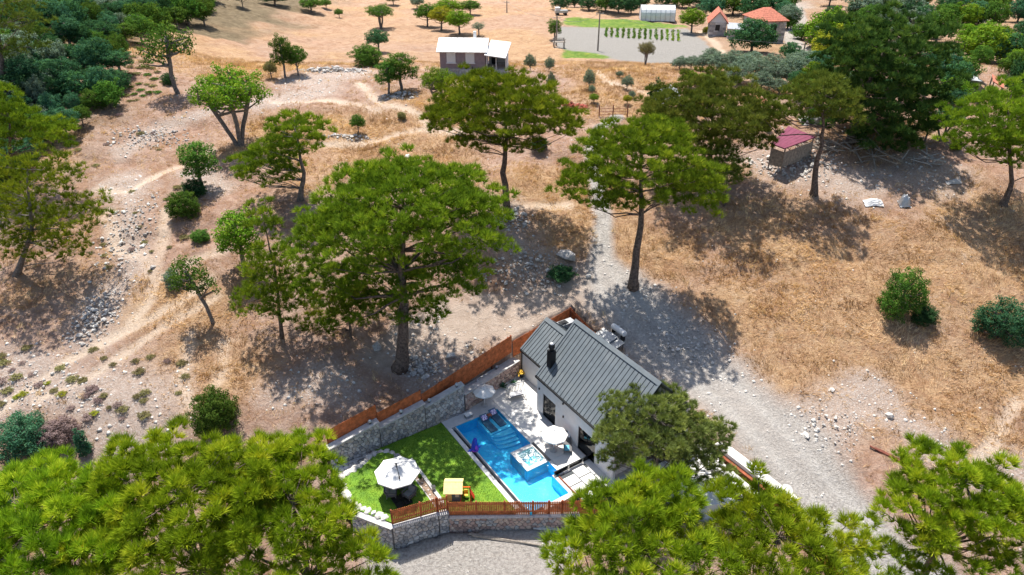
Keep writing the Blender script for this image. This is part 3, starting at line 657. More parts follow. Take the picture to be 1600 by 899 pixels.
kind('bush_loose', [((0, 0, 0.5), 0.42, 0.42), ((0.34, 0.1, 0.3), 0.26, 0.28), ((-0.3, 0.12, 0.42), 0.22, 0.3), ((0.1, -0.3, 0.28), 0.24, 0.24)], 0.12, 65, 0.019, 71, [(0, 0, -0.05), (0.02, 0, 0.6)], 0.03, low=-0.8)
kind('olive', [((0, 0, 0.62), 0.42, 0.34), ((0.25, 0.1, 0.5), 0.26, 0.26), ((-0.26, -0.08, 0.52), 0.26, 0.26)], 0.12, 55, 0.02, 73, [(0, 0, -0.04), (0.03, 0, 0.2), (0, 0.01, 0.7)], 0.035, flat=0.8)
kind('far', [((0, 0, 0.56), 0.42, 0.42), ((0.22, 0.1, 0.44), 0.3, 0.3), ((-0.24, -0.08, 0.46), 0.3, 0.3)], 0.15, 52, 0.03, 75, [(0, 0, -0.04), (0, 0, 0.6)], 0.035, low=-0.8, nl=10)
kind('column', [((0, 0, 0.5), 0.15, 0.48), ((0.03, 0, 0.25), 0.2, 0.24)], 0.085, 20, 0.028, 77, [(0, 0, -0.03), (0, 0, 0.9)], 0.02, low=-0.9)
kind('cushion', [((0, 0, 0.2), 0.5, 0.34)], 0.2, 22, 0.06, 79, [(0, 0, -0.05), (0, 0, 0.2)], 0.03, low=0.0, nl=6)
_rot = random.Random(5)
HUE = dict(broad='mid green', broad_dark='dark green', teal='bluish green', olive='silvery green', broad_bright='bright green', yellowish='yellow green', scrub='dull olive', heath='purplish brown')
_matcopy = {}
def kmesh(k, m, which):
    key = (k, m, which)
    if key not in _matcopy:
        me = KIND[k][which].copy(); me.materials.append(M[m]); _matcopy[key] = me
    return _matcopy[key]
def tree(label, k, m, base, h, wide=1.0, name='tree', cat='tree', group=None, rz=None, lean=0.0, bark='bark_grey'):
    base = Vector(base)
    root = empty(name, base, _rot.random() * 6.28 if rz is None else rz, label, cat, group)
    root.scale = (h * wide, h * wide, h); root.rotation_euler[1] = lean
    link('crown', kmesh(k, m, 0), None, root)
    if k != 'cushion': link('trunk' if cat == 'tree' else 'stem', kmesh(k, bark, 1), None, root)
    return root
def px_tree(label, k, m, bx, by, ty, wpx, **kw):
    """base pixel, top pixel and crown width of the survey -> world size"""
    b = GG(bx, by); s = mpp(b)
    dep = math.atan2(CAM_H - b.z, b.y); h = (by - ty) * s / math.cos(dep) * 0.93
    natural = {'round': 0.84, 'tall': 0.56, 'sparse': 0.66, 'vase': 0.92, 'bush': 1.26, 'bush_loose': 1.16, 'olive': 1.0, 'far': 1.06, 'column': 0.42, 'cushion': 1.0}[k]
    if k in ('bush', 'bush_loose', 'cushion'): h = max(h * 0.9, 0.25)
    wide = wpx * s / (natural * h)
    return tree(label, k, m, b, h, wide, **kw)
B = dict(name='bush', cat='bush')
px_tree('bright green many stemmed tree alone on the upper left slope', 'vase', 'broad_bright', 374, 229, 113, 102, rz=0.2)
px_tree('thin olive green tree with a dark bush at its foot near the thicket', 'sparse', 'broad', 279, 152, 40, 74)
px_tree('dark bush at the foot of the thin tree near the thicket', 'bush', 'broad_dark', 265, 135, 115, 22, **B)
px_tree('small rounded tree at the top edge right of the thicket', 'round', 'broad', 320, 40, 0, 36)
px_tree('small tree with a crooked bare trunk leaning left', 'sparse', 'broad', 333, 505, 398, 62, lean=-0.22, rz=0.0)
px_tree('greyish bush left of the crooked trunked small tree', 'bush_loose', 'olive', 272, 450, 420, 30, **B)
px_tree('two stemmed dark green tree above two round bushes', 'tall', 'broad', 318, 300, 224, 50)
px_tree('dark rounded bush under the two stemmed tree', 'bush', 'broad_dark', 306, 308, 280, 36, **B)
px_tree('mid green rounded bush below the two stemmed tree', 'bush', 'broad', 290, 342, 296, 46, **B)
px_tree('low flat bush below the pair of round bushes', 'bush', 'broad', 314, 376, 356, 28, **B)
px_tree('leafy green tree at the left edge of the slim young pine', 'tall', 'broad_bright', 382, 430, 335, 62)
px_tree('dense upright dark green bush above the foreground pines', 'bush', 'broad', 340, 670, 604, 68, **B)
px_tree('teal green bush behind the bottom left corner pine', 'bush_loose', 'teal', 42, 700, 650, 92, **B)
px_tree('pinkish grey heather like bush behind the bottom left pines', 'bush', 'heath', 98, 690, 655, 56, **B)
px_tree('dark teal shrub in the bottom left corner behind the pine', 'bush', 'broad_dark', 8, 850, 760, 70, **B)
px_tree('thin grey green sapling beside the heather like bush', 'column', 'teal', 135, 712, 672, 20)
px_tree('green tree like bush in the golden grass on the right slope', 'bush_loose', 'broad', 1402, 496, 416, 68, **B)
px_tree('dark grey green bush tucked under the larger bush on the right slope', 'bush', 'broad_dark', 1440, 505, 475, 40, **B)
px_tree('grey green bush at the right border on the golden slope', 'bush_loose', 'teal', 1560, 528, 466, 86, **B)
px_tree('tallest of three small trees on the rubble bank', 'tall', 'broad', 446, 122, 58, 30)
px_tree('rounded small tree right of the tallest one on the rubble bank', 'round', 'broad', 466, 118, 72, 34)
px_tree('smallest tree at the left end of the rubble bank', 'round', 'scrub', 424, 122, 95, 20)
px_tree('large round green bush at the right end of the rubble bank', 'bush', 'broad', 574, 106, 70, 48, **B)
px_tree('dark tree above the large round bush', 'round', 'broad_dark', 592, 82, 47, 36)
px_tree('light green spreading tree uphill of the dark tree', 'vase', 'broad', 595, 46, 10, 40)
px_tree('left tree of the pair on the stony mound', 'tall', 'broad', 608, 148, 97, 32)
px_tree('right larger tree of the pair on the stony mound', 'tall', 'broad', 628, 143, 84, 44)
px_tree('yellow green slender tree in front of the white roofed cottage', 'vase', 'broad_bright', 687, 167, 108, 54)
px_tree('tiny lone tree with thin trunk in the dry grass', 'round', 'broad', 560, 207, 177, 22)
px_tree('tiny ball shaped shrub right of the tiny lone tree', 'bush', 'scrub', 628, 187, 174, 14, **B)
px_tree('bush on the dark trunked stones below the slender pine', 'bush', 'broad_dark', 878, 432, 416, 44, **B)
px_tree('small dark bush hanging beside the slender pine trunk', 'bush', 'broad_dark', 843, 235, 214, 30, **B)
for k, (bx, by, ty, w_, m_, lb) in enumerate([(668, 42, 8, 36, 'broad', 'left tree of the clump behind the white roofed cottage'), (690, 48, 12, 38, 'yellowish', 'yellowish tree of the clump behind the white roofed cottage'),
        (718, 56, 20, 40, 'broad_bright', 'lowest tree of the clump directly above the cottage roof'), (700, 24, 0, 44, 'broad_bright', 'highest tree of the clump above the cottage'), (735, 22, 0, 30, 'broad', 'small tree at the right end of the clump above the cottage'), (652, 14, -4, 22, 'olive', 'grey small tree at the top edge left of the clump'), (748, 58, 36, 22, 'olive', 'low sparse grey shrub tree at the back of the cottage')]):
    px_tree(lb, 'round' if k != 6 else 'sparse', m_, bx, by, ty, w_)
for i_, (bx, by, ty, w_) in enumerate(((828, 112, 86, 18), (858, 110, 88, 17), (861, 140, 110, 14), (920, 138, 107, 17), (968, 122, 112, 12), (980, 138, 116, 18), (988, 150, 138, 12), (925, 146, 132, 11))):
    px_tree(('leftmost olive sapling nearest the cottage', 'olive sapling right of the one nearest the cottage', 'olive sapling just above the red brick heap', 'roundest olive sapling in the middle of the dry plot', 'topmost small olive sapling in the dry plot', 'largest olive sapling above the gate', 'olive sapling just above the tiny yellow green tree', 'smallest olive sapling above the tiny bright green tree')[i_], 'olive', 'olive', bx, by, ty, w_, group='olive saplings behind the gate', name='olive_sapling')
px_tree('tiny bright green tree left of the gate', 'round', 'broad_bright', 928, 160, 145, 15)
px_tree('tiny yellow green tree above the gate', 'round', 'yellowish', 980, 161, 146, 14)
px_tree('dark pointed conifer beside the white sheeted mound', 'column', 'broad_dark', 1020, 180, 122, 26, name='conifer')
px_tree('bright bush at the foot of the dark pointed conifer', 'bush', 'broad_bright', 1022, 180, 164, 18, **B)
px_tree('leafless looking yellowish vase shaped shrub at the field edge', 'vase', 'scrub', 1008, 103, 66, 26)
px_tree('tree beside the timber frame at the field corner', 'tall', 'broad', 867, 62, 31, 22)
px_tree('bright citrus tree at the left end of the olive grove', 'round', 'broad_bright', 1078, 133, 106, 22)
px_tree('bright yellow green hedge tree below the olive grove', 'bush', 'broad_bright', 1102, 132, 110, 40)
for i, (bx, by, w_) in enumerate([(1062, 108, 24), (1080, 106, 24), (1098, 108, 30), (1120, 110, 34), (1112, 98, 26), (1142, 112, 34), (1165, 114, 36), (1150, 128, 36), (1186, 128, 36), (1178, 106, 30), (1205, 112, 34), (1212, 134, 36), (1230, 118, 32), (1252, 112, 34), (1270, 116, 30), (1188, 146, 34), (1215, 152, 30), (1240, 104, 26), (1145, 100, 26), (1128, 138, 30)]):
    px_tree('grey green olive tree in the grove right of the field', 'olive', 'olive', bx, by, by - w_ * 0.86, w_ * 1.12, group='olive grove right of the field', name='olive_tree')
# far trees along the top edge and around the village
FAR = [(876, 18, -8, 26, 'broad_dark'), (898, 12, -14, 24, 'teal'), (920, 18, -6, 28, 'broad_dark'), (946, 20, -8, 30, 'broad'), (966, 22, -12, 36, 'broad_dark'), (986, 22, -10, 26, 'broad_dark'), (1000, 10, -14, 30, 'broad_dark'), (1040, 8, -16, 40, 'broad_dark'), (1066, 12, -12, 26, 'broad'),
       (1112, 24, -8, 40, 'teal'), (1145, 22, -12, 44, 'broad'), (1178, 28, -8, 48, 'broad_dark'), (1205, 24, -12, 44, 'broad_dark'), (1222, 30, 2, 30, 'teal'), (1095, 12, -14, 40, 'broad_dark')]
for bx, by, ty, w_, m_ in FAR:
    px_tree('leafy tree in the row along the top edge behind the field', 'far', m_, bx, max(by, 4), ty, w_, group='trees along the top edge behind the field')
px_tree('rounded bright green tree right of the greenhouse', 'round', 'broad_bright', 1080, 52, 14, 38)
px_tree('large dark green tree between the two red roofed houses', 'far', 'broad_dark', 1174, 82, 32, 62)
px_tree('small bright shrub at the corner of the left red roofed house', 'bush', 'yellowish', 1103, 52, 41, 12, **B)
px_tree('bright green rounded tree by the village road', 'far', 'broad_bright', 1290, 78, 20, 66)
px_tree('yellow tinged tree left of the tallest dark pine', 'far', 'yellowish', 1296, 96, 42, 56)
px_tree('small leafy tree beside the village road kerb', 'far', 'broad', 1235, 46, 22, 22)
px_tree('bright low tree below the yellow tinged tree', 'far', 'broad', 1252, 60, 36, 34)
px_tree('small round shrub beside the village road bend', 'bush', 'broad', 1234, 86, 73, 16, **B)
for bx, by, w_ in ((1345, 30, 50), (1385, 26, 60), (1420, 34, 50), (1365, 8, 50), (1410, 6, 46), (1440, 44, 40)):
    px_tree('silvery green olive tree in the upper right grove', 'far', 'olive', bx, by, by - w_ * 0.75, w_, group='silvery olives in the upper right', name='olive_tree')
RIGHT = [(1462, 66, 16, 44, 'broad', 'dark rounded tree left of the stone heap at upper right', 'far'), (1480, 40, 8, 46, 'broad', 'leafy tree at the upper right beside the dirt road', 'far'), (1508, 42, 8, 40, 'broad_bright', 'bright tree right of the leafy tree beside the dirt road', 'far'),
         (1540, 98, 44, 78, 'broad_bright', 'large bright green round tree in the upper right', 'far'), (1572, 100, 52, 44, 'broad_dark', 'dark green tree right of the large bright round tree', 'far'), (1500, 124, 86, 44, 'broad', 'green bushy tree below the large bright round tree', 'far'),
         (1545, 18, -14, 60, 'broad', 'dark tree on the top edge near the right corner', 'far'), (1590, 34, -2, 40, 'teal', 'teal tree at the top right corner', 'far'), (1598, 92, 70, 26, 'yellowish', 'yellow green bush at the right border', 'bush'),
         (1488, 150, 98, 44, 'broad_dark', 'dark green tree left of the grey roofed shelter', 'far'), (1582, 122, 84, 40, 'broad', 'leafy tree behind the grey roofed shelter', 'far'), (1592, 170, 90, 60, 'broad_dark', 'dark tree at the right border behind the pine', 'far'),
         (1482, 170, 138, 40, 'teal', 'teal shrub tree right of the tallest dark pine', 'olive'), (1470, 222, 172, 46, 'teal', 'teal small tree on bare soil below the tallest dark pine', 'vase'), (1458, 84, 70, 20, 'teal', 'small grey bush on the pale stony patch', 'bush'), (1478, 82, 68, 18, 'teal', 'grey bush beside the small one on the stony patch', 'bush'),
         (1318, 60, 26, 36, 'broad', 'tree behind the tallest dark pine', 'far'), (1490, 240, 228, 16, 'broad_bright', 'tiny green bush on bare soil near the right pine', 'bush'), (1445, 222, 180, 26, 'broad', 'slim tree beside the teal small tree', 'tall')]
for bx, by, ty, w_, m_, lb, k_ in RIGHT: px_tree(lb, k_, m_, bx, by, ty, w_)
_r = random.Random(12); vt_ = []
for _ in range(900):
    x, y = _r.uniform(1225, 1640), _r.uniform(-6, 165)
    if y < 60 and 1232 < x < 1275: continue
    if 1470 < x < 1600 and y < 42 and _r.random() < 0.7: continue
    if (1430 < x < 1500 and 55 < y < 95) or (1492 < x < 1580 and 96 < y < 165) or (1425 < x < 1470 and 118 < y < 165) or (1255 < x < 1310 and 30 < y < 75): continue
    if any((x - a) ** 2 + ((y - b) * 1.7) ** 2 < 27 ** 2 for a, b in vt_): continue
    vt_.append((x, y)); w_ = _r.uniform(24, 44)
    m_ = _r.choice(['broad', 'broad_dark', 'teal', 'broad_dark', 'broad', 'olive', 'broad_bright'])
    px_tree(HUE[m_] + ' village tree in the green belt at the upper right' + (' near the top edge' if y < 45 else ' near the right border' if x > 1490 else ''), _r.choice(['far', 'far', 'round', 'olive']), m_, x, y + 12, y + 12 - w_ * _r.uniform(0.8, 1.15), w_, group='village trees at the upper right')
# thicket on the upper left hill
_r = random.Random(3); nth = 0
def thick_px(x, y):
    lim = np.interp(y, [0, 25, 45, 70, 100, 130, 165, 200, 240, 300], [330, 300, 240, 205, 195, 190, 185, 110, 60, 0]); return x < lim
cand = []
for _ in range(4000):
    x, y = _r.uniform(-60, 335), _r.uniform(-25, 300)
    if not thick_px(x, y): continue
    sp = 15 + y * 0.06
    if any((x - a) ** 2 + ((y - b) * 1.5) ** 2 < sp * sp for a, b in cand): continue
    cand.append((x, y))
for x, y in cand:
    edge = not thick_px(x + 55, y)
    m_ = _r.choice(['broad', 'broad', 'teal', 'broad_dark']) if edge else _r.choice(['broad_dark', 'broad_dark', 'teal', 'teal', 'broad', 'olive'])
    w_ = _r.uniform(26, 50)
    px_tree(HUE[m_] + (' tree deep inside the thicket on the upper left hill' if not edge else ' tree on the outer edge of the upper left thicket'), _r.choice(['far', 'round', 'bush_loose', 'tall', 'far']), m_, x, max(y, -12) + 14, max(y, -12) + 14 - w_ * _r.uniform(0.85, 1.2), w_, group='thicket trees on the upper left hill', name='thicket_tree')
for bx, by, ty, w_, lb in ((380, 14, -14, 20, 'slim dark tree at the top edge near the rocky patch'), (430, 10, -8, 40, 'dark round bush at the top edge near the slim tree'), (487, 20, -2, 36, 'green bush at the top edge above the dry slope'), (530, 26, 12, 14, 'small shrub on the dry slope near the top edge'), (510, 14, 0, 16, 'tiny tree by the green bush at the top edge'), (615, 10, -6, 20, 'thin tree at the top edge left of the grey small tree')):
    px_tree(lb, 'round', 'broad_dark' if 'dark' in lb else 'broad', bx, by, ty, w_)
# low cushion shrubs
_r = random.Random(8); done = []
def shrub_field(n, x0, x1, y0, y1, poly=None, size=(9, 16), mats=('scrub',), label='', group=''):
    c = 0
    for _ in range(n * 30):
        if c >= n: break
        x, y = _r.uniform(x0, x1), _r.uniform(y0, y1)
        if poly is not None and poly_sd(np.array([x]), np.array([y]), poly)[0] > 0: continue
        if any((x - a) ** 2 + (y - b) ** 2 < 90 for a, b in done): continue
        done.append((x, y)); w_ = _r.uniform(*size); c += 1
        m_ = _r.choice(mats); px_tree(HUE[m_] + label, 'cushion', m_, x, y, y - w_ * 0.55, w_, name='cushion_shrub', cat='shrub', group=group)
shrub_field(46, 180, 262, 60, 170, [(182, 62), (215, 60), (258, 130), (250, 150), (195, 165), (185, 120)], (7, 12), ('scrub', 'scrub', 'broad'), ' low cushion shrub on the scree below the thicket', 'cushion shrubs on the scree')
shrub_field(44, 0, 300, 530, 660, [(0, 545), (120, 540), (290, 560), (310, 640), (180, 660), (0, 640)], (8, 17), ('scrub', 'scrub', 'heath', 'heath', 'yellowish'), ' low cushion shrub on the lower left slope', 'cushion shrubs on the lower left slope')
shrub_field(30, 120, 300, 170, 430, None, (6, 13), ('scrub', 'heath', 'scrub'), ' low cushion shrub among the left hillside paths', 'cushion shrubs among the hillside paths')
# ------------------------------------------------------------------ the villa plot
def px_uv(px, py, z=0.0):
    p = at_z(px, py, z); a, b = to_uv(p.x, p.y); return float(a), float(b)
def vroot(name, label, cat, u, v, z=0.0, rot=0.0, group=None):
    return empty(name, W(u, v, z), HD + rot, label, cat, group)
def poly_world(poly): return [tuple(W(u, v)[:2]) for u, v in poly]

LAWN = [(-10.3, -0.65), (-7.9, -0.1), (-6.9, 1.05), (-0.78, 1.05), (-0.78, -10.2), (-4.85, -7.6), (-5.6, -7.5), (-8.7, -6.75), (-10.4, -4.2)]
LZ = 0.4                                              # the round lawn lies a step higher
RLAWN = [(-10.4, -0.9), (-8.0, -0.35), (-7.2, 0.2), (-6.3, 0.1), (-5.8, -0.6), (-5.62, -1.6), (-5.62, -7.42), (-8.7, -6.72), (-10.35, -4.2)]
def lawn_mat():
    m, nt, b = new_mat('lawn'); p = wpos(nt)
    c = ramp(nt, noise(nt, 1.3, 5, 0.65, p), [(0.3, (0.065, 0.15, 0.012)), (0.52, (0.13, 0.25, 0.016)), (0.75, (0.21, 0.31, 0.022))])
    nt.links.new(c, b.inputs['Base Color']); b.inputs['Roughness'].default_value = 0.95
    bump(nt, b, noise(nt, 30, 3, 0.7, p), 0.6, 0.05); return m
M['lawn'] = lawn_mat()
o = MB().prism(poly_world(LAWN), -2.55, 0.0).build('lawn', M['lawn']); tag(o, 'short green garden lawn beside the pool', kind='structure')
o = MB().prism(poly_world(RLAWN), 0.003, LZ).build('raised_lawn', M['lawn']); tag(o, 'round raised lawn under the cantilever parasol', kind='structure')
# blades
n = 30000
lu = rng.uniform(-10.3, -0.8, n); lv = rng.uniform(-10.2, 1.05, n); k = poly_sd(lu, lv, LAWN) < -0.05; lu, lv = lu[k], lv[k]
lp = O2 + lu[:, None] * U2 + lv[:, None] * V2; c3 = np.column_stack([lp, np.where(poly_sd(lu, lv, RLAWN) < -0.03, LZ, 0.0) - 0.005])
dd = unit(rdir(len(c3)) * 0.55 + np.array([0, 0, 1.0]))
v_, f_, t_ = spikes(c3, dd, 0.05 + 0.05 * rng.random(len(c3)), 0.035, np.clip(fbm(lu * 1.1, lv * 1.1, 5, 3) * 0.9 + rng.random(len(c3)) * 0.35 - 0.1, 0, 1))
tag(link('lawn_grass', np_mesh('lawn_grass', v_, f_, {'tone': ('FACE', t_)}), M['lawnblade']), 'fine grass blades of the garden lawn', 'grass', kind='stuff')

def flat_poly(name, poly, z0, z1, mat, label):
    o = MB().prism(poly_world(poly), z0, z1).build(name, M[mat]); return tag(o, label, kind='structure')
flat_poly('pool_deck', [(-0.75, 1.16), (-0.75, 0.05), (4.28, 0.05), (4.28, 1.75), (0.9, 1.2)], -2.5, 0.012, 'deckstone', 'grey paved deck between the stone wall and the pool')
# white patio laid as large slabs
pt = empty('patio', W(4.3, 3.0), HD); tag(pt, 'white paved patio between the pool and the villa', kind='structure')
base = MB().prism([(0, -12.1), (2.5, -12.1), (2.5, -4.8), (4.14, -4.8), (4.14, 0.2), (0.0, -1.0)], -2.5, -0.012).build('patio_bed', M['concrete'], pt)
slab_cache = {}
def rect_slab(w_, d_, t=0.02):
    key = (round(w_, 3), round(d_, 3), t)
    if key not in slab_cache:
        slab_cache[key] = MB().b2(0, w_, 0, d_, -t, 0).mesh('slab'); slab_cache[key].materials.append(M['patio'])
    return slab_cache[key]
for i in range(2):
    for j in range(7):
        link('paving_slab', rect_slab(1.24, 1.71), None, pt, (0.003 + i * 1.247, -12.09 + j * 1.718 - (0 if j < 6 else 0), 0.008))
for j in range(2): link('paving_slab', rect_slab(1.62, 1.71 if j == 0 else 1.9), None, pt, (2.5 + 0.01, -4.78 + j * 1.72, 0.008))
# stepping slabs of the lower terrace with dark joints between them
tr = empty('terrace', W(3.7, -9.05), HD); tag(tr, 'terrace of white slabs with dark joints beside the pool end', kind='structure')
MB().b2(0.0, 9.5, -3.2, -0.05, -2.5, -0.06).build('terrace_bed', M['seam'], tr)
_r = random.Random(2)
for i in range(6):
    off = 0.0 if i % 2 else -0.35
    for j in range(4):
        x0 = 0.12 + i * 1.13; y1 = -0.12 - j * 0.95 + off
        if y1 - 0.86 < -3.55: continue
        d_ = min(0.86, 3.2 + y1)
        if d_ > 0.2: link('terrace_slab', rect_slab(1.06, round(d_, 2), 0.07), None, tr, (x0, y1 - d_, 0.0))
for j in range(3): MB().b2(0.02, 0.1, -1.05 * j - 1.05, -1.05 * j - 0.03, -0.055, 0.02).build('edge_strip', M['cedar_dark'], tr)

# pool -----------------------------------------------------------------
def tile_mat(name, c0, c1):
    m, nt, b = new_mat(name); p = wpos(nt)
    c = ramp(nt, noise(nt, 2.2, 5, 0.7, p, 0.8), [(0.3, c0), (0.7, c1)])
    nt.links.new(c, b.inputs['Base Color']); b.inputs['Roughness'].default_value = 0.4; return m
M['pooltile'] = tile_mat('pool_tile', (0.01, 0.44, 0.80), (0.03, 0.74, 0.95))
M['pooltile_pale'] = tile_mat('pool_tile_pale', (0.05, 0.60, 0.86), (0.16, 0.78, 0.93))
def water_mat(name, tint, foam=False):
    m, nt, b = new_mat(name); p = wpos(nt); nt.nodes.remove(b)
    tr_ = nt.nodes.new('ShaderNodeBsdfTransparent'); gl = nt.nodes.new('ShaderNodeBsdfGlossy'); mx = nt.nodes.new('ShaderNodeMixShader'); fr = nt.nodes.new('ShaderNodeFresnel')
    tr_.inputs[0].default_value = (*tint, 1); gl.inputs['Roughness'].default_value = 0.04; fr.inputs[0].default_value = 1.33
    bm = nt.nodes.new('ShaderNodeBump'); bm.inputs['Strength'].default_value = 0.5 if not foam else 1.0; bm.inputs['Distance'].default_value = 0.12
    h = noise(nt, 2.6 if not foam else 7, 4, 0.6, p, 0.6); nt.links.new(h, bm.inputs['Height'])
    nt.links.new(bm.outputs[0], gl.inputs['Normal']); nt.links.new(bm.outputs[0], fr.inputs['Normal'])
    nt.links.new(fr.outputs[0], mx.inputs[0]); nt.links.new(tr_.outputs[0], mx.inputs[1]); nt.links.new(gl.outputs[0], mx.inputs[2])
    sh = mx.outputs[0]
    if foam:
        df = nt.nodes.new('ShaderNodeBsdfDiffuse'); df.inputs[0].default_value = (0.85, 0.93, 0.95, 1); m2 = nt.nodes.new('ShaderNodeMixShader')
        nt.links.new(ramp(nt, noise(nt, 4.5, 6, 0.75, p, 1.2), [(0.48, 0.0), (0.6, 0.85)]), m2.inputs[0]); nt.links.new(sh, m2.inputs[1]); nt.links.new(df.outputs[0], m2.inputs[2]); sh = m2.outputs[0]
    nt.links.new(sh, nt.nodes['Material Output'].inputs[0]); return m
M['water'] = water_mat('pool_water', (0.80, 0.94, 0.99)); M['foam'] = water_mat('bubbling_water', (0.8, 0.95, 0.98), True)
pool = vroot('swimming_pool', 'blue tiled swimming pool between the lawn and the white patio', 'pool', 0, 0)
def ring(mb, poly, z0, z1):
    n = len(poly)
    for i in range(n):
        (ax, ay), (bx, by) = poly[i], poly[(i + 1) % n]
        mb.add([(ax, ay, z0), (bx, by, z0), (bx, by, z1), (ax, ay, z1)], [(0, 1, 2, 3)])
POOL = [(0, 0), (4, 0), (4, -5.05), (2.03, -5.05), (2.03, -7.42), (4, -7.42), (4, -8.75), (3.36, -8.75), (3.36, -10.85), (0, -10.85)]
mb = MB(); ring(mb, POOL, -1.05, -0.005); mb.add([(x, y, -1.05) for x, y in POOL], [tuple(range(len(POOL)))]); mb.build('basin', M['pooltile'], pool)
MB().add([(x + (0.0), y, -0.06) for x, y in POOL], [tuple(range(len(POOL)))]).build('water', M['water'], pool)
MB().b2(1.98, 3.99, -2.12, -0.01, -1.04, -0.3).build('lounger_shelf', M['pooltile_pale'], pool)
for i in range(4):
    rr = 0.75 + i * 0.42
    pts = [(3.99, -2.13)] + [(3.99 - rr * 1.35 * math.cos(a), -2.13 - rr * math.sin(a)) for a in np.linspace(0, math.pi / 2, 9)]
    pts = [(3.99, -2.13)] + [(3.99 - 2.0 + 0.0 * i, -2.13), (3.99 - 1.95, -2.2 - 0.28 * i)] + [(3.99 - 1.95 * math.cos(a) , -2.2 - 0.30 * i - 0.55 * math.sin(a)) for a in np.linspace(0.15, math.pi / 2, 7)] + [(3.99, -2.75 - 0.30 * i)]
    MB().prism(pts, -1.04 + 0.002 * i, -0.42 - 0.16 * i).build('step', M['pooltile_pale'], pool)
cp = MB(); cp.b2(-0.76, -0.42, -10.05, 0.04, -2.5, 0.02); cp.build('coping', M['patio'], pool)
MB().b2(-0.41, -0.1, -10.2, 0.03, -0.8, -0.35).build('overflow_channel', M['seam'], pool)
MB().b2(-0.1, -0.004, -10.4, 0.03, -1.4, -0.045).build('overflow_edge', M['deckstone'], pool)
MB().b2(4.004, 4.26, -5.0, 0.04, -1.4, 0.03).build('coping', M['deckstone'], pool)
MB().b2(4.004, 4.26, -9.0, -7.44, -1.4, 0.03).build('coping', M['patio'], pool)
MB().b2(1.0, 3.62, -11.25, -10.86, -2.4, 0.015).build('coping', M['patio'], pool)
MB().b2(3.37, 3.66, -10.85, -8.76, -1.4, 0.015).build('coping', M['concrete'], pool)
spa = vroot('hot_tub', 'square bubbling hot tub with a wide white rim set into the pool', 'hot tub', 2.03, -7.42)
for a in ((0, 1.97, 0, 0.32), (0, 1.97, 2.02, 2.37), (0, 0.36, 0.322, 2.018), (1.9, 1.97, 0.322, 2.018)): MB().b2(*a, -1.04, 0.06).build('rim', M['patio'], spa)
MB().b2(0.361, 1.899, 0.323, 2.017, -0.8, -0.7).build('seat_floor', M['pooltile_pale'], spa)
MB().add([(0.361, 0.323, -0.03), (1.899, 0.323, -0.03), (1.899, 2.017, -0.03), (0.361, 2.017, -0.03)], [(0, 1, 2, 3)]).build('water', M['foam'], spa)
for x, y in ((0.16, 1.2), (1.0, 2.2), (1.75, 0.16)): MB().lathe([(0.05, 0.06), (0.05, 0.10), (0.02, 0.12)], 8, (x, y, 0)).build('jet_knob', M['grey_metal'], spa)

# stone retaining walls -------------------------------------------------
def clip(poly, nx_, ny_, d):
    out = []
    for i in range(len(poly)):
        a, b = poly[i], poly[(i + 1) % len(poly)]
        da = a[0] * nx_ + a[1] * ny_ - d; db = b[0] * nx_ + b[1] * ny_ - d
        if da <= 0: out.append(a)
        if (da < 0) != (db < 0) and abs(da - db) > 1e-12:
            t = da / (da - db); out.append((a[0] + (b[0] - a[0]) * t, a[1] + (b[1] - a[1]) * t))
    return out
def voronoi(L, H0, H1, cw, ch, rg, zb=0.0):
    pts = []
    nyr = int((max(H0, H1) - zb) / ch) + 2
    for j in range(-1, nyr):
        for i in range(-1, int(L / cw) + 2):
            pts.append(((i + 0.5 * (j % 2) + rg.uniform(-0.36, 0.36)) * cw, zb + (j + 0.5 + rg.uniform(-0.33, 0.33)) * ch))
    cells = []
    for a, (x, y) in enumerate(pts):
        poly = [(x - cw * 1.6, y - ch * 1.6), (x + cw * 1.6, y - ch * 1.6), (x + cw * 1.6, y + ch * 1.6), (x - cw * 1.6, y + ch * 1.6)]
        for b, (p, q_) in enumerate(pts):
            if b == a or abs(p - x) > cw * 2.6 or abs(q_ - y) > ch * 2.6: continue
            nx_, ny_ = p - x, q_ - y; poly = clip(poly, nx_, ny_, (p * p + q_ * q_ - x * x - y * y) / 2)
            if len(poly) < 3: break
        if len(poly) < 3: continue
        for cl in ((-1, 0, 0), (1, 0, L), (0, -1, -zb)): poly = clip(poly, *cl) if len(poly) >= 3 else poly
        s_ = (H1 - H0) / L; poly = clip(poly, -s_, 1, H0) if len(poly) >= 3 else poly
        if len(poly) < 3: continue
        cx = sum(p[0] for p in poly) / len(poly); cy = sum(p[1] for p in poly) / len(poly)
        ar = abs(sum(poly[i][0] * poly[(i + 1) % len(poly)][1] - poly[(i + 1) % len(poly)][0] * poly[i][1] for i in range(len(poly)))) / 2
        if ar < cw * ch * 0.12: continue
        cells.append((cx, cy, poly))
    return cells
STONE_VAR = [plain('wall_stone_%s' % n_, c_, 0.92, 0.22, 5.0, bmp=0.5) for n_, c_ in (('grey', (0.40, 0.38, 0.365)), ('warm', (0.44, 0.39, 0.35)), ('pale', (0.55, 0.52, 0.495)), ('dark', (0.28, 0.27, 0.27)))]
STONE_PINK = [plain('wall_stone_%s' % n_, c_, 0.92, 0.22, 5.0, bmp=0.5) for n_, c_ in (('rose', (0.47, 0.33, 0.28)), ('sand', (0.53, 0.41, 0.34)), ('brown', (0.33, 0.23, 0.20)))]
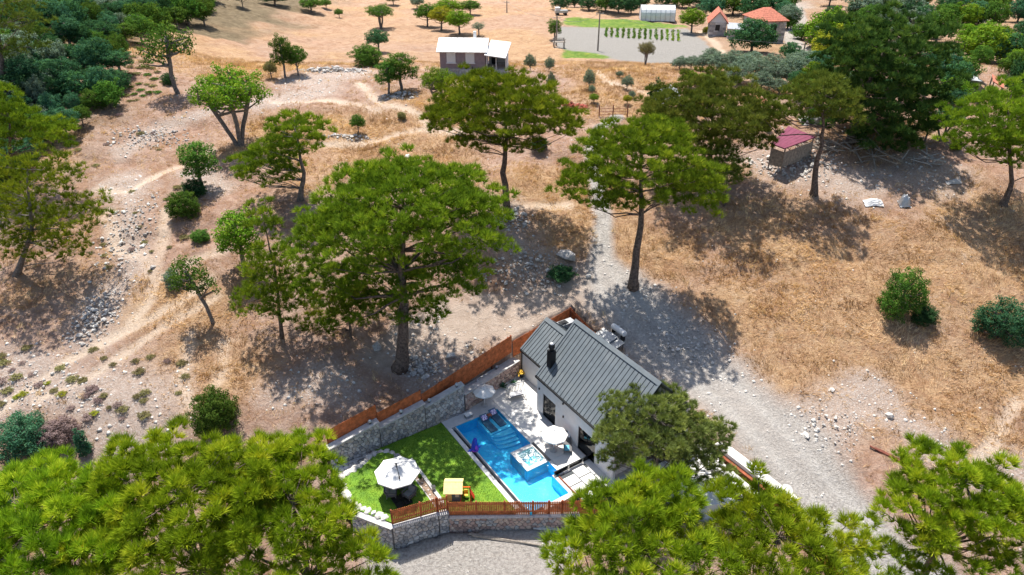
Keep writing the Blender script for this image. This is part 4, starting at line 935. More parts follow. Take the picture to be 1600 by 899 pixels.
def stone_wall(label, p0, p1, zb, t0, t1, thick=0.45, cw=0.36, ch=0.29, mats=None, seed=1, cope=0.12, name='stone_wall', lamp=None):
    a = W(*p0); b = W(*p1); d = b - a; L = d.length; rg = random.Random(seed); mats = mats or STONE_VAR
    root = empty(name, (a.x, a.y, 0), math.atan2(d.y, d.x), label, 'stone wall')
    MB().add([(0, 0.0, zb), (L, 0.0, zb), (L, 0.0, t1 - cope), (0, 0.0, t0 - cope), (0, thick, zb), (L, thick, zb), (L, thick, t1 - cope), (0, thick, t0 - cope)],
             [(0, 1, 2, 3), (5, 4, 7, 6), (1, 5, 6, 2), (4, 0, 3, 7), (3, 2, 6, 7), (0, 4, 5, 1)]).build('wall_core', M['mortar'], root)
    for cx, cy, poly in voronoi(L, t0 - cope - 0.02, t1 - cope - 0.02, cw, ch, rg, zb + 0.0):
        if cy < -0.15 and zb < -1.0 and False: continue
        out = rg.uniform(0.05, 0.10); n_ = len(poly)
        P0 = [((x - cx) * 0.91, 0.02, (y - cy) * 0.91) for x, y in poly]; P1 = [((x - cx) * 0.86, -out * 0.7, (y - cy) * 0.86) for x, y in poly]; P2 = [((x - cx) * 0.66, -out, (y - cy) * 0.66) for x, y in poly]
        m_ = MB().add(P0 + P1 + P2, [(i, (i + 1) % n_, n_ + (i + 1) % n_, n_ + i) for i in range(n_)] + [(n_ + i, n_ + (i + 1) % n_, 2 * n_ + (i + 1) % n_, 2 * n_ + i) for i in range(n_)] + [tuple(range(2 * n_, 3 * n_))])
        m_.build('stone', rg.choice(mats), root, (cx, 0, cy))
    MB().add([(-0.04, -0.13, t0 - cope + 0.002), (L + 0.04, -0.13, t1 - cope + 0.002), (L + 0.04, thick + 0.03, t1 - cope + 0.002), (-0.04, thick + 0.03, t0 - cope + 0.002), (-0.04, -0.13, t0), (L + 0.04, -0.13, t1), (L + 0.04, thick + 0.03, t1), (-0.04, thick + 0.03, t0)],
             [(0, 3, 2, 1), (4, 5, 6, 7), (0, 1, 5, 4), (1, 2, 6, 5), (2, 3, 7, 6), (3, 0, 4, 7)]).build('coping', M['concrete'], root)
    return root
stone_wall('left stretch of grey rubble stone wall behind the umbrella lawn', (-10.2, 1.12), (-6.12, 1.14), -0.05, 1.85, 2.6, seed=1)
stone_wall('middle stretch of grey rubble stone wall behind the lawn', (-6.08, 1.14), (-2.14, 1.16), -0.05, 1.98, 2.62, seed=2)
stone_wall('right stretch of grey rubble stone wall ending in a pillar at the pool deck', (-2.1, 1.16), (1.5, 1.22), -0.05, 2.25, 2.92, seed=3)
stone_wall('low pinkish stone wall behind the swing bench', (1.6, 1.25), (8.3, 3.25), -0.05, 1.85, 1.45, seed=4, mats=STONE_PINK, cope=0.08)
stone_wall('low stone base wall under the front fence below the lawn', (-4.95, -7.82), (2.9, -12.75), -2.4, -0.3, -0.28, seed=5, mats=STONE_PINK + STONE_VAR[:1], cope=0.06, thick=0.3)
stone_wall('stone base wall under the angled fence of the umbrella lawn', (-8.85, -6.95), (-5.7, -7.68), -2.4, 0.28, 0.32, seed=6, cope=0.06, thick=0.3)
stone_wall('stone base wall along the left side of the umbrella lawn', (-10.75, -4.2), (-8.95, -7.0), -2.4, 0.3, 0.28, seed=8, cope=0.06, thick=0.3)
stone_wall('short stone return wall between the two front fences', (-5.66, -7.7), (-4.98, -7.84), -2.4, 0.3, 0.2, seed=7, cope=0.06, thick=0.3)
# ledge between the low wall and the fence
flat_poly('ledge', [(1.62, 1.72), (8.25, 3.7), (8.1, 4.02), (1.55, 2.55)], -2.5, 1.38, 'concrete', 'grey concrete ledge between the low stone wall and the fence')
for i, (u_, v_, z_, lb) in enumerate(((-6.7, 1.35, 2.52, 'leftmost grey ball lamp on the stone wall coping'), (-4.1, 1.35, 2.34, 'second grey ball lamp from the left on the wall coping'), (-1.6, 1.35, 2.36, 'third grey ball lamp from the left on the wall coping'), (0.95, 1.35, 2.84, 'ball lamp on the end pillar of the stone wall'), (3.55, 2.5, 1.4, 'ball lamp on the ledge behind the white umbrella'), (6.0, 3.3, 1.4, 'ball lamp on the ledge behind the swing bench'))):
    r_ = vroot('ball_lamp', lb, 'lamp', u_, v_, z_, group='ball lamps along the stone wall')
    MB().lathe([(0.09, -0.06), (0.09, 0.03), (0.05, 0.06)], 10).build('base', M['black'], r_)
    MB().lathe([(0.17 * math.sin(a) + 0.001, 0.2 - 0.17 * math.cos(a)) for a in np.linspace(0.15, math.pi, 9)], 12).build('globe', M['grey_metal'], r_, smooth=True)

# fences ---------------------------------------------------------------
def fence(label, p0, p1, b0, b1, t0, t1, pitch=0.115, gap=0.008, mat='cedar', seed=0, rail_side=1, posts=2.0, round_top=False):
    a = W(*p0); b = W(*p1); d = b - a; L = d.length; rg = random.Random(seed)
    root = empty('picket_fence', (a.x, a.y, 0), math.atan2(d.y, d.x), label, 'fence')
    n = int(L / pitch); H_ = (t0 - b0 + t1 - b1) / 2; w_ = pitch - gap
    h = H_
    if round_top: pr = [(-w_ / 2, 0), (w_ / 2, 0), (w_ / 2, h - 0.05), (w_ * 0.25, h), (-w_ * 0.25, h), (-w_ / 2, h - 0.05)]
    else: pr = [(-w_ / 2, 0), (w_ / 2, 0), (w_ / 2, h), (-w_ / 2, h)]
    m_ = MB(); k_ = len(pr)
    m_.add([(x, 0, z) for x, z in pr] + [(x, 0.022, z) for x, z in pr], [tuple(range(k_)), tuple(range(k_, 2 * k_))[::-1]] + [(i, k_ + i, k_ + (i + 1) % k_, (i + 1) % k_) for i in range(k_)])
    me = m_.mesh('picket'); me.materials.append(M[mat])
    for i in range(n):
        t = (i + 0.5) / n
        o = link('picket', me, None, root, (t * L, rg.uniform(-0.003, 0.003), b0 + (b1 - b0) * t + rg.uniform(-0.012, 0.012)))
    for fz in (0.2, 0.78):
        MB().bar((0, 0.055 * rail_side + (0.022 if rail_side > 0 else 0), b0 + (t0 - b0) * fz), (L, 0.055 * rail_side + (0.022 if rail_side > 0 else 0), b1 + (t1 - b1) * fz), 0.05, 0.09).build('rail', M['cedar_dark'], root)
    for i in range(int(L / posts) + 2):
        t = min(1, i * posts / L); x = t * L
        MB().b2(x - 0.05, x + 0.05, 0.09 * rail_side, 0.19 * rail_side, b0 + (b1 - b0) * t - 0.9, b0 + (b1 - b0) * t + H_ * 0.96).build('post', M['cedar_dark'], root)
        if t >= 1: break
    return root
fence('left step of the tall cedar fence on top of the stone wall', (-10.0, 1.68), (-6.0, 1.68), 1.55, 2.25, 3.1, 3.78, seed=1)
fence('middle step of the tall cedar fence on top of the stone wall', (-5.95, 1.68), (-2.15, 1.68), 1.55, 2.15, 2.95, 3.58, seed=2)
fence('longest step of the tall cedar fence rising towards the villa', (-2.1, 1.66), (8.0, 3.95), 1.3, 2.0, 3.05, 3.95, seed=3)
fence('cedar fence behind the rear wing of the villa', (8.15, 3.98), (14.9, 4.35), 1.4, 2.5, 3.1, 4.25, seed=4)
fence('cedar fence along the track behind the villa', (14.9, 4.3), (14.75, -1.6), 2.75, 1.8, 4.25, 3.0, seed=5, rail_side=-1)
fence('rounded picket fence across the front of the lawn', (-4.9, -7.66), (1.12, -11.48), -0.3, -0.28, 1.0, 1.02, pitch=0.125, gap=0.014, seed=6, round_top=True)
fence('picket gate panel in the front fence', (1.16, -11.5), (1.92, -11.97), -0.7, -0.7, 1.0, 1.0, pitch=0.125, gap=0.014, seed=7, round_top=True)
fence('rounded picket fence right of the gate panel', (1.96, -12.0), (4.6, -13.6), -0.28, -0.3, 1.02, 1.0, pitch=0.125, gap=0.014, seed=8, round_top=True)
fence('angled picket fence at the foot of the umbrella lawn', (-8.76, -6.8), (-5.68, -7.52), 0.35, 0.4, 1.66, 1.72, pitch=0.125, gap=0.02, seed=9, round_top=True)
fence('short picket fence linking the two front fences', (-5.64, -7.54), (-4.92, -7.66), 0.3, 0.2, 1.7, 1.6, pitch=0.125, gap=0.02, seed=10, round_top=True)
fence('brown picket fence beside the gravel road at lower right', (15.7, -19.6), (14.8, -27), -0.9, -2.6, 0.2, -1.5, seed=11)

# villa ----------------------------------------------------------------
villa = vroot('villa', 'villa with steep grey metal roof and white walls beside the pool', 'house', 6.8, -1.8)
LV = 9.85; EZ, RZ_, RW = 3.72, 7.6, 3.8             # length, eave, ridge, half width
# walls (local x = u from the pool side, y runs from 0 to -LV)
def wallrun(mb, x0, x1, y0, y1, h, holes):
    """wall between y0>y1 with door openings (ya, yb, ztop)"""
    y = y0
    for ya, yb, zt in holes:
        mb.b2(x0, x1, ya, y, -0.5, h); mb.b2(x0, x1, yb, ya, zt, h); y = yb
    mb.b2(x0, x1, y1, y, -0.5, h)
mb = MB(); wallrun(mb, 0, 0.28, 0, -LV, EZ, [(-0.85, -2.6, 2.25), (-5.6, -7.7, 2.25)]); mb.build('front_wall', M['plaster'], villa)
MB().b2(2 * RW - 0.28, 2 * RW, -LV, 0, -0.5, EZ).build('rear_wall', M['plaster'], villa)
def gable(y0, y1, mat):
    m_ = MB(); pr = [(0.281, -0.5), (2 * RW - 0.281, -0.5), (2 * RW - 0.281, EZ - 0.02), (RW, RZ_ - 0.32), (0.281, EZ - 0.02)]
    m_.add([(x, y0, z) for x, z in pr] + [(x, y1, z) for x, z in pr], [(0, 1, 2, 3, 4), (9, 8, 7, 6, 5)] + [(i, 5 + i, 5 + (i + 1) % 5, (i + 1) % 5) for i in range(5)])
    return m_.build('gable_wall', mat, villa)
gable(-0.02, -0.3, M['plaster']); gw = gable(-LV + 0.3, -LV + 0.02, M['wallstone'])
_r = random.Random(6)
for j in range(9):                                    # coursed stone cladding of the near gable
    z0 = EZ + 0.05 + j * 0.4; half = (RZ_ - 0.35 - z0 - 0.4) / (RZ_ - EZ) * RW
    if half < 0.3: break
    x = RW - half
    while x < RW + half - 0.2:
        w_ = min(_r.uniform(0.5, 1.0), RW + half - x); MB().b2(x, x + w_ - 0.02, -LV - 0.05, -LV + 0.015, z0, z0 + 0.385).build('cladding_stone', _r.choice(STONE_VAR), gw); x += w_
for j in range(8):
    z0 = 0.05 + j * 0.46; x = 0.3
    while x < 2 * RW - 0.5:
        w_ = min(_r.uniform(0.7, 1.2), 2 * RW - 0.3 - x); MB().b2(x, x + w_ - 0.02, -LV - 0.05, -LV + 0.015, z0, z0 + 0.445).build('cladding_stone', _r.choice(STONE_VAR), gw); x += w_
MB().b2(0.28, 2 * RW - 0.28, -LV + 0.3, -0.3, -0.3, 0.01).build('floor_slab', M['concrete'], villa)
MB().b2(0.3, 2 * RW - 0.3, -LV + 0.3, -0.3, 3.0, 3.1).build('inner_ceiling', M['plaster'], villa)
MB().b2(3.0, 3.1, -LV + 0.31, -0.31, 0.02, 2.99).build('inner_wall', M['plaster'], villa)
MB().b2(2.0, 2.9, -2.2, -1.0, 0.02, 1.0).build('cabinet', M['black'], villa)
def glass_mat():
    m, nt, b = new_mat('window_glass'); nt.nodes.remove(b)
    tr_ = nt.nodes.new('ShaderNodeBsdfTransparent'); tr_.inputs[0].default_value = (0.45, 0.48, 0.5, 1); gl = nt.nodes.new('ShaderNodeBsdfGlossy'); gl.inputs['Roughness'].default_value = 0.02
    mx = nt.nodes.new('ShaderNodeMixShader'); fr = nt.nodes.new('ShaderNodeFresnel'); fr.inputs[0].default_value = 1.6
    nt.links.new(fr.outputs[0], mx.inputs[0]); nt.links.new(tr_.outputs[0], mx.inputs[1]); nt.links.new(gl.outputs[0], mx.inputs[2]); nt.links.new(mx.outputs[0], nt.nodes['Material Output'].inputs[0]); return m
M['glass'] = glass_mat()
def sliding_door(ya, yb, zt, parent, panes=2, x=0.1):
    dr = MB(); dr.b2(x - 0.04, x + 0.04, ya - 0.07, ya, 0.0, zt); dr.b2(x - 0.04, x + 0.04, yb, yb + 0.07, 0, zt); dr.b2(x - 0.04, x + 0.04, yb + 0.07, ya - 0.07, zt - 0.08, zt); dr.b2(x - 0.04, x + 0.04, yb + 0.07, ya - 0.07, 0, 0.06)
    d_ = dr.build('sliding_door', M['black'], parent); w_ = (ya - yb - 0.14) / panes
    for i in range(panes):
        y0 = yb + 0.07 + i * w_; MB().b2(x - 0.008, x + 0.008, y0 + 0.03, y0 + w_ - 0.03, 0.065, zt - 0.085).build('pane', M['glass'], d_)
        if i: MB().b2(x - 0.03, x + 0.03, y0 - 0.028, y0 + 0.028, 0.062, zt - 0.082).build('mullion', M['black'], d_)
sliding_door(-0.85, -2.6, 2.25, villa); sliding_door(-5.6, -7.7, 2.25, villa)
MB().b2(-0.55, -0.004, -LV, 0.0, 0.0, 0.03).build('plinth_strip', M['deckstone'], villa)
for y, z in ((-0.35, 2.35), (-3.7, 1.75), (-3.6, 3.0)): MB().b2(-0.09, -0.003, y - 0.05, y + 0.05, z, z + 0.16).build('wall_light', M['black'], villa)
# roof: each standing seam pan is a piece of its own, the seam stands up at its edge
def seam_roof(parent, rw, ez, rz, y0, y1, npan, over=0.10, cx=None):
    cx = rw if cx is None else cx
    for side in (-1, 1):
        rf = MB(); e = Vector((cx + side * (rw + over), 0, ez - over * (rz - ez) / rw)); r_ = Vector((cx, 0, rz))
        rf.slab([(e.x, y0, e.z - 0.03), (r_.x, y0, r_.z - 0.03), (r_.x, y1, r_.z - 0.03), (e.x, y1, e.z - 0.03)], 0.16)
        base_ = rf.build('roof', M['seam'], parent)
        w_ = (y1 - y0) / npan; nrm = Vector((side * (rz - ez), 0, rw)).normalized()
        pm = MB(); pm.slab([(e.x, 0.018, e.z), (r_.x, 0.018, r_.z), (r_.x, w_ - 0.018, r_.z), (e.x, w_ - 0.018, e.z)], 0.025)
        # seam rib on the far edge
        pm.slab([tuple(Vector((e.x, w_ - 0.014, e.z)) + nrm * 0.035), tuple(Vector((r_.x, w_ - 0.014, r_.z)) + nrm * 0.035), tuple(Vector((r_.x, w_ + 0.012, r_.z)) + nrm * 0.035), tuple(Vector((e.x, w_ + 0.012, e.z)) + nrm * 0.035)], 0.07)
        me = pm.mesh('roof_pan'); me.materials.append(M['roofmetal']); me.materials.append(M['seam'])
        for p in me.polygons:
            if p.index >= 6: p.material_index = 1
        for i in range(npan): link('roof_pan', me, None, base_, (0, y0 + i * w_, 0))
        MB().b2(e.x - 0.07, e.x + 0.07, y0, y1, e.z - 0.24, e.z - 0.06).build('gutter', M['black'], parent)
        for ye, yi in ((y0, y0 + 0.16), (y1, y1 - 0.16)):
            MB().slab([tuple(Vector((e.x, ye, e.z)) + nrm * 0.07), tuple(Vector((r_.x, ye, r_.z)) + nrm * 0.07), tuple(Vector((r_.x, yi, r_.z)) + nrm * 0.07), tuple(Vector((e.x, yi, e.z)) + nrm * 0.07)], 0.06).build('verge_trim', M['roofmetal'], parent)
    rc = MB()
    for side in (-1, 1):
        d_ = Vector((side * rw, 0, ez - rz)).normalized() * 0.28; nrm = Vector((side * (rz - ez), 0, rw)).normalized() * 0.09
        t_ = Vector((cx, 0, rz)) + Vector((0, 0, 0.11)); q_ = Vector((cx, 0, rz)) + d_ + nrm
        rc.slab([(t_.x, y0 - 0.01, t_.z), (q_.x, y0 - 0.01, q_.z), (q_.x, y1 + 0.01, q_.z), (t_.x, y1 + 0.01, t_.z)], 0.03)
    rc.build('ridge_cap', M['roofmetal'], parent)
seam_roof(villa, RW, EZ, RZ_, -LV - 0.12, 0.12, 24)
wing = empty('wing', (1.65, 0.02, 0)); wing.parent = villa
wing.name = 'rear_wing'
WW, WE, WR, WL = 2.66, 2.85, 5.05, 4.75
MB().b2(0, 0.25, 0.0, WL, -0.5, WE).build('wing_wall', M['plaster'], wing); MB().b2(2 * WW - 0.25, 2 * WW, 0.0, WL, -0.5, WE).build('wing_wall', M['plaster'], wing)
m_ = MB(); pr = [(0.251, -0.5), (2 * WW - 0.251, -0.5), (2 * WW - 0.251, WE - 0.02), (WW, WR - 0.3), (0.251, WE - 0.02)]
m_.add([(x, WL - 0.26, z) for x, z in pr] + [(x, WL - 0.01, z) for x, z in pr], [(0, 1, 2, 3, 4), (9, 8, 7, 6, 5)] + [(i, 5 + i, 5 + (i + 1) % 5, (i + 1) % 5) for i in range(5)]); m_.build('wing_gable', M['plaster'], wing)
MB().b2(-0.09, -0.003, 1.0, 1.1, 1.9, 2.06).build('wall_light', M['black'], wing)
MB().tube([(-0.06, WL - 0.08, 0), (-0.06, WL - 0.08, WE - 0.1)], 0.05, 8).build('downpipe', M['black'], wing)
seam_roof(wing, WW, WE, WR, 0.13, WL + 0.1, 12, over=0.08)
# flue through the pool-side slope
fu = vroot('flue', 'black metal chimney flue with a round cowl on the grey roof', 'chimney', 7.75, -2.35, 0)
_z = EZ + (7.75 - 6.8) * (RZ_ - EZ) / RW
MB().b2(-0.26, 0.26, -0.26, 0.26, _z - 0.35, _z + 1.35).build('flue_box', M['black'], fu)
MB().lathe([(0.16, _z + 1.35), (0.16, _z + 1.6), (0.27, _z + 1.62), (0.27, _z + 1.86), (0.2, _z + 1.98), (0.05, _z + 2.03)], 14).build('cowl', M['black'], fu, smooth=False)
MB().lathe([(0.2, _z + 1.985), (0.12, _z + 2.06), (0.02, _z + 2.08)], 14).build('cowl_cap', M['grey_metal'], fu)
# service corner behind the villa: solar collectors and tank
for i, (px_, py_) in enumerate(((940, 520), (951, 528), (962, 537))):
    _p = GG(px_, py_ + 6); _p = at_z(px_, py_, _p.z + 0.5); _z = gz(_p.x, _p.y)
    s_ = empty('solar_panel', (_p.x, _p.y, _z), HD, ('rear', 'middle', 'front')[i] + ' of three grey collector panels behind the villa ridge', 'panel', 'collector panels behind the villa')
    MB().slab([(-0.6, -0.5, 0.35), (-0.6, 0.5, 0.35), (0.6, 0.5, 0.7), (0.6, -0.5, 0.7)], 0.07).build('panel_glass', M['grey_metal'], s_)
    for x, y, h in ((-0.5, -0.4, 0.3), (-0.5, 0.4, 0.3), (0.5, -0.4, 0.58), (0.5, 0.4, 0.58)): MB().b2(x - 0.02, x + 0.02, y - 0.02, y + 0.02, -0.4, h).build('leg', M['black'], s_)
_g = GG(966, 526); tk = empty('water_tank', (_g.x, _g.y, _g.z), HD + R(90) , 'white cylindrical water tank lying behind the collector panels', 'tank')
MB().tube([(-0.85, 0, 0.75), (-0.8, 0, 0.75), (0.8, 0, 0.75), (0.85, 0, 0.75)], [0.15, 0.27, 0.27, 0.15], 14).build('tank_body', M['canvas'], tk)
for x in (-0.6, 0.6): MB().b2(x - 0.05, x + 0.05, -0.25, 0.25, -0.1, 0.52).build('stand', M['black'], tk)
ac = vroot('equipment_box', 'grey equipment box tucked between the wing roof and the rear fence', 'box', 13.5, 3.4, 1.0)
MB().b2(-0.9, 0.9, -0.4, 0.4, -1, 2.6).build('casing', M['grey_metal'], ac); MB().b2(-0.6, 0.2, -0.3, 0.3, 2.602, 2.65).build('vent', M['black'], ac)

# right hand garden wall and railing
gw_ = vroot('garden_wall', 'low white capped wall beside the gravel road at the villa side', 'wall', 16.1, -13.4)
MB().b2(-0.28, 0.0, -7.2, 0, -2.4, 0.42).build('wall_body', M['plaster'], gw_); MB().b2(-0.32, 0.5, -7.25, 0.05, 0.424, 0.5).build('wall_cap', M['patio'], gw_)
MB().b2(-0.60, -0.285, -7.0, -0.2, -2.4, 0.1).build('planter_edge', M['cedar_dark'], gw_)
flat_poly('side_terrace', [(10.4, -12.2), (15.4, -12.2), (15.0, -19.0), (11.0, -17.2)], -2.5, -0.02, 'patio', 'white paved side terrace mostly hidden by pines')
ln = vroot('lantern', 'dark round lantern on the low white wall by the road', 'lamp', 16.2, -16.3, 0.5)
MB().lathe([(0.12, 0), (0.16, 0.1), (0.16, 0.25), (0.05, 0.32)], 10).build('shade', M['grey_metal'], ln)
_g = W(17.0, -19.3); ds = empty('satellite_dish', (_g.x, _g.y, gz(_g.x, _g.y)), 0, 'white satellite dish beside the gravel road', 'dish')
dm = MB(); pr = [(0.02 + 0.45 * t, 0.12 * t * t) for t in np.linspace(0, 1, 6)]; dm.lathe(pr, 18); dm.lathe([(r_, z_ - 0.02) for r_, z_ in pr], 18)
d_ = dm.build('reflector', M['canvas'], ds, (0, 0, 0.9)); d_.rotation_euler = (R(40), 0, R(-20)); MB().tube([(0, 0, -0.2), (0, 0, 0.88)], 0.03, 8).build('mast', M['grey_metal'], ds)
rl = vroot('glass_railing', 'thin dark handrail between the pool patio and the slab terrace', 'railing', 3.4, -8.92)
MB().bar((0, 0, 0.45), (4.2, 0, 0.45), 0.05).build('handrail', M['seam'], rl)
for i in range(4): MB().b2(0.05 + i * 1.35, 0.09 + i * 1.35, -0.02, 0.02, -0.05, 0.424).build('post', M['seam'], rl)
for i in range(3): MB().b2(0.12 + i * 1.35, 1.36 + i * 1.35, -0.006, 0.006, 0.03, 0.42).build('pane', M['glass'], rl)
# ------------------------------------------------------------------ garden furniture
def canopy(root, r, h0, h1, n=8, mat='canvas', c=(0, 0), tilt=None):
    """an octagonal parasol top of eight sewn panels with a valance and ribs"""
    for k in range(n):
        a0, a1 = 2 * math.pi * k / n + 0.2, 2 * math.pi * (k + 1) / n + 0.2; rows = 4; vs = []; fs = []
        for i in range(rows + 1):
            t = i / rows; rr = 0.05 + (r - 0.05) * t; z = h1 + (h0 - h1) * t ** 1.12
            for s_ in (0, 0.5, 1):
                a = a0 + (a1 - a0) * s_; q_ = rr * (1 if s_ != 0.5 else math.cos((a1 - a0) / 2) * 0.985)
                vs.append((c[0] + q_ * math.cos(a), c[1] + q_ * math.sin(a), z - (0.035 * t if s_ == 0.5 else 0)))
        for i in range(rows):
            for j in range(2): fs.append((i * 3 + j, i * 3 + j + 1, i * 3 + j + 4, i * 3 + j + 3))
        b = rows * 3; m0 = len(vs); vs += [(x, y, z - 0.09) for x, y, z in vs[b:b + 3]]; fs += [(b, b + 1, m0 + 1, m0), (b + 1, b + 2, m0 + 2, m0 + 1)]
        o_ = MB().add(vs, fs).build('canopy_panel', M[mat], root)
        sol = o_.modifiers.new('thick', 'SOLIDIFY'); sol.thickness = 0.008
        MB().bar((c[0] + 0.05 * math.cos(a0), c[1] + 0.05 * math.sin(a0), h1 - 0.03), (c[0] + r * 0.98 * math.cos(a0), c[1] + r * 0.98 * math.sin(a0), h0 - 0.02), 0.025).build('rib', M['grey_metal'], root)
    for k in range(6):
        a = k * 1.047; MB().b2(c[0] + 0.28 * math.cos(a) - 0.03, c[0] + 0.28 * math.cos(a) + 0.03, c[1] + 0.28 * math.sin(a) - 0.02, c[1] + 0.28 * math.sin(a) + 0.02, h1 - 0.075, h1 - 0.03).build('vent_eyelet', M['grey_metal'], root)
def parasol(label, u, v, r, h, group=None):
    p = vroot('parasol', label, 'parasol', u, v, 0.01, group=group)
    canopy(p, r, h - 0.42, h); MB().tube([(0, 0, 0.05), (0, 0, h + 0.06)], 0.03, 8).build('pole', M['canvas'], p)
    MB().lathe([(0.3, 0), (0.3, 0.06), (0.06, 0.1), (0.06, 0.3)], 14).build('base', M['concrete'], p); MB().lathe([(0.05, h), (0.04, h + 0.08), (0.01, h + 0.1)], 8).build('finial', M['canvas'], p)
parasol('white parasol over the pool deck beside the low stone wall', *px_uv(757, 634), 0.98, 2.0)
parasol('white parasol over the dining chairs at the villa wall', *px_uv(865, 704), 1.08, 2.05)
# cantilever parasol on the round lawn
cu, cv = px_uv(619.5, 731, 2.75); cp = vroot('cantilever_parasol', 'large white cantilever parasol over the lounge chairs on the lawn', 'parasol', cu, cv, LZ)
canopy(cp, 1.62, 1.95, 2.5); bx, by = px_uv(628, 783, LZ); bx -= cu; by -= cv
MB().tube([(bx, by, 0.1), (bx, by, 2.45)], 0.045, 8).build('mast', M['black'], cp)
MB().bar((bx, by, 1.5), (0.0, 0.0, 2.62), 0.06, 0.08).build('boom', M['black'], cp); MB().bar((bx, by, 2.4), (0.0, 0.0, 2.7), 0.05).build('boom', M['black'], cp)
MB().b2(-0.05, 0.05, -0.05, 0.05, 2.45, 2.75).build('hub', M['black'], cp)
for i in (-1, 1):
    for j in (-1, 1): MB().b2(bx + i * 0.3 - 0.28, bx + i * 0.3 + 0.28, by + j * 0.3 - 0.28, by + j * 0.3 + 0.28, 0.0, 0.1).build('base_weight', M['black'], cp)
def lounge_chair(label, u, v, rot, w_=0.72, d_=0.72, group=None, name='armchair', cat='armchair'):
    c = vroot(name, label, cat, u, v, LZ, rot, group)
    MB().b2(-w_ / 2, w_ / 2, -d_ / 2, d_ / 2, 0.24, 0.34).build('seat_frame', M['rattan'], c)
    MB().b2(-w_ / 2 + 0.07, w_ / 2 - 0.07, -d_ / 2 + 0.06, d_ / 2 - 0.1, 0.342, 0.46).build('seat_cushion', M['cushion'], c)
    MB().slab([(-w_ / 2, d_ / 2 - 0.1, 0.34), (w_ / 2, d_ / 2 - 0.1, 0.34), (w_ / 2, d_ / 2 + 0.1, 0.86), (-w_ / 2, d_ / 2 + 0.1, 0.86)], 0.06).build('backrest', M['rattan'], c)
    MB().slab([(-w_ / 2 + 0.08, d_ / 2 - 0.2, 0.46), (w_ / 2 - 0.08, d_ / 2 - 0.2, 0.46), (w_ / 2 - 0.08, d_ / 2 - 0.02, 0.84), (-w_ / 2 + 0.08, d_ / 2 - 0.02, 0.84)], 0.09).build('back_cushion', M['cushion'], c)
    for s_ in (-1, 1):
        MB().b2(s_ * w_ / 2 - 0.04, s_ * w_ / 2 + 0.04, -d_ / 2, d_ / 2, 0.55, 0.61).build('armrest', M['rattan'], c); MB().b2(s_ * w_ / 2 - 0.03, s_ * w_ / 2 + 0.03, -d_ / 2 + 0.01, -d_ / 2 + 0.07, 0.342, 0.548).build('arm_post', M['rattan'], c)
        for q_ in (-1, 1): MB().tube([(s_ * (w_ / 2 - 0.06), q_ * (d_ / 2 - 0.06), 0.24), (s_ * (w_ / 2 - 0.02), q_ * (d_ / 2 - 0.02), 0.0)], [0.028, 0.016], 6).build('leg', M['grey_metal'], c)
    return c
_a = R(33) 
u_, v_ = px_uv(613, 770, LZ); lounge_chair('wide grey two seat lounge sofa under the cantilever parasol', u_, v_, R(60), 1.35, 0.72, name='sofa', cat='sofa')
u_, v_ = px_uv(632, 762, LZ); lounge_chair('grey armchair at the back under the cantilever parasol', u_, v_, R(-20))
u_, v_ = px_uv(640, 777, LZ); lounge_chair('grey armchair at the front right of the parasol base', u_, v_, R(-70))
# dining set by the villa wall
u_, v_ = px_uv(864, 697); tb = vroot('round_table', 'small round pale table under the villa parasol', 'table', u_, v_, 0.01)
MB().lathe([(0.38, 0.7), (0.38, 0.74)], 18).build('tabletop', M['concrete'], tb); MB().tube([(0, 0.12, 0), (0, 0.12, 0.7)], 0.035, 8).build('leg', M['grey_metal'], tb); MB().lathe([(0.22, 0), (0.22, 0.03)], 14, (0, 0.12, 0)).build('foot', M['grey_metal'], tb)
def dining_chair(label, u, v, rot, mat):
    c = vroot('dining_chair', label, 'chair', u, v, 0.01, rot)
    MB().b2(-0.26, 0.26, -0.26, 0.26, 0.42, 0.48).build('seat', M[mat], c)
    for i in range(5): MB().bar((-0.22 + i * 0.11, 0.26, 0.48), (-0.22 + i * 0.11, 0.34, 0.86), 0.03).build('back_slat', M[mat], c)
    MB().bar((-0.27, 0.345, 0.87), (0.27, 0.345, 0.87), 0.05).build('back_rail', M[mat], c)
    for s_ in (-1, 1):
        MB().b2(s_ * 0.28 - 0.02, s_ * 0.28 + 0.02, -0.24, 0.26, 0.62, 0.65).build('armrest', M[mat], c)
        for q_ in (-1, 1): MB().tube([(s_ * 0.22, q_ * 0.22, 0.42), (s_ * 0.25, q_ * 0.25, 0)], 0.018, 6).build('leg', M['grey_metal'], c)
u_, v_ = px_uv(856, 694); dining_chair('white slatted chair left of the round table', u_, v_, R(70), 'canvas')
u_, v_ = px_uv(873, 690); dining_chair('rust orange chair behind the round table', u_, v_, R(-15), 'orange')
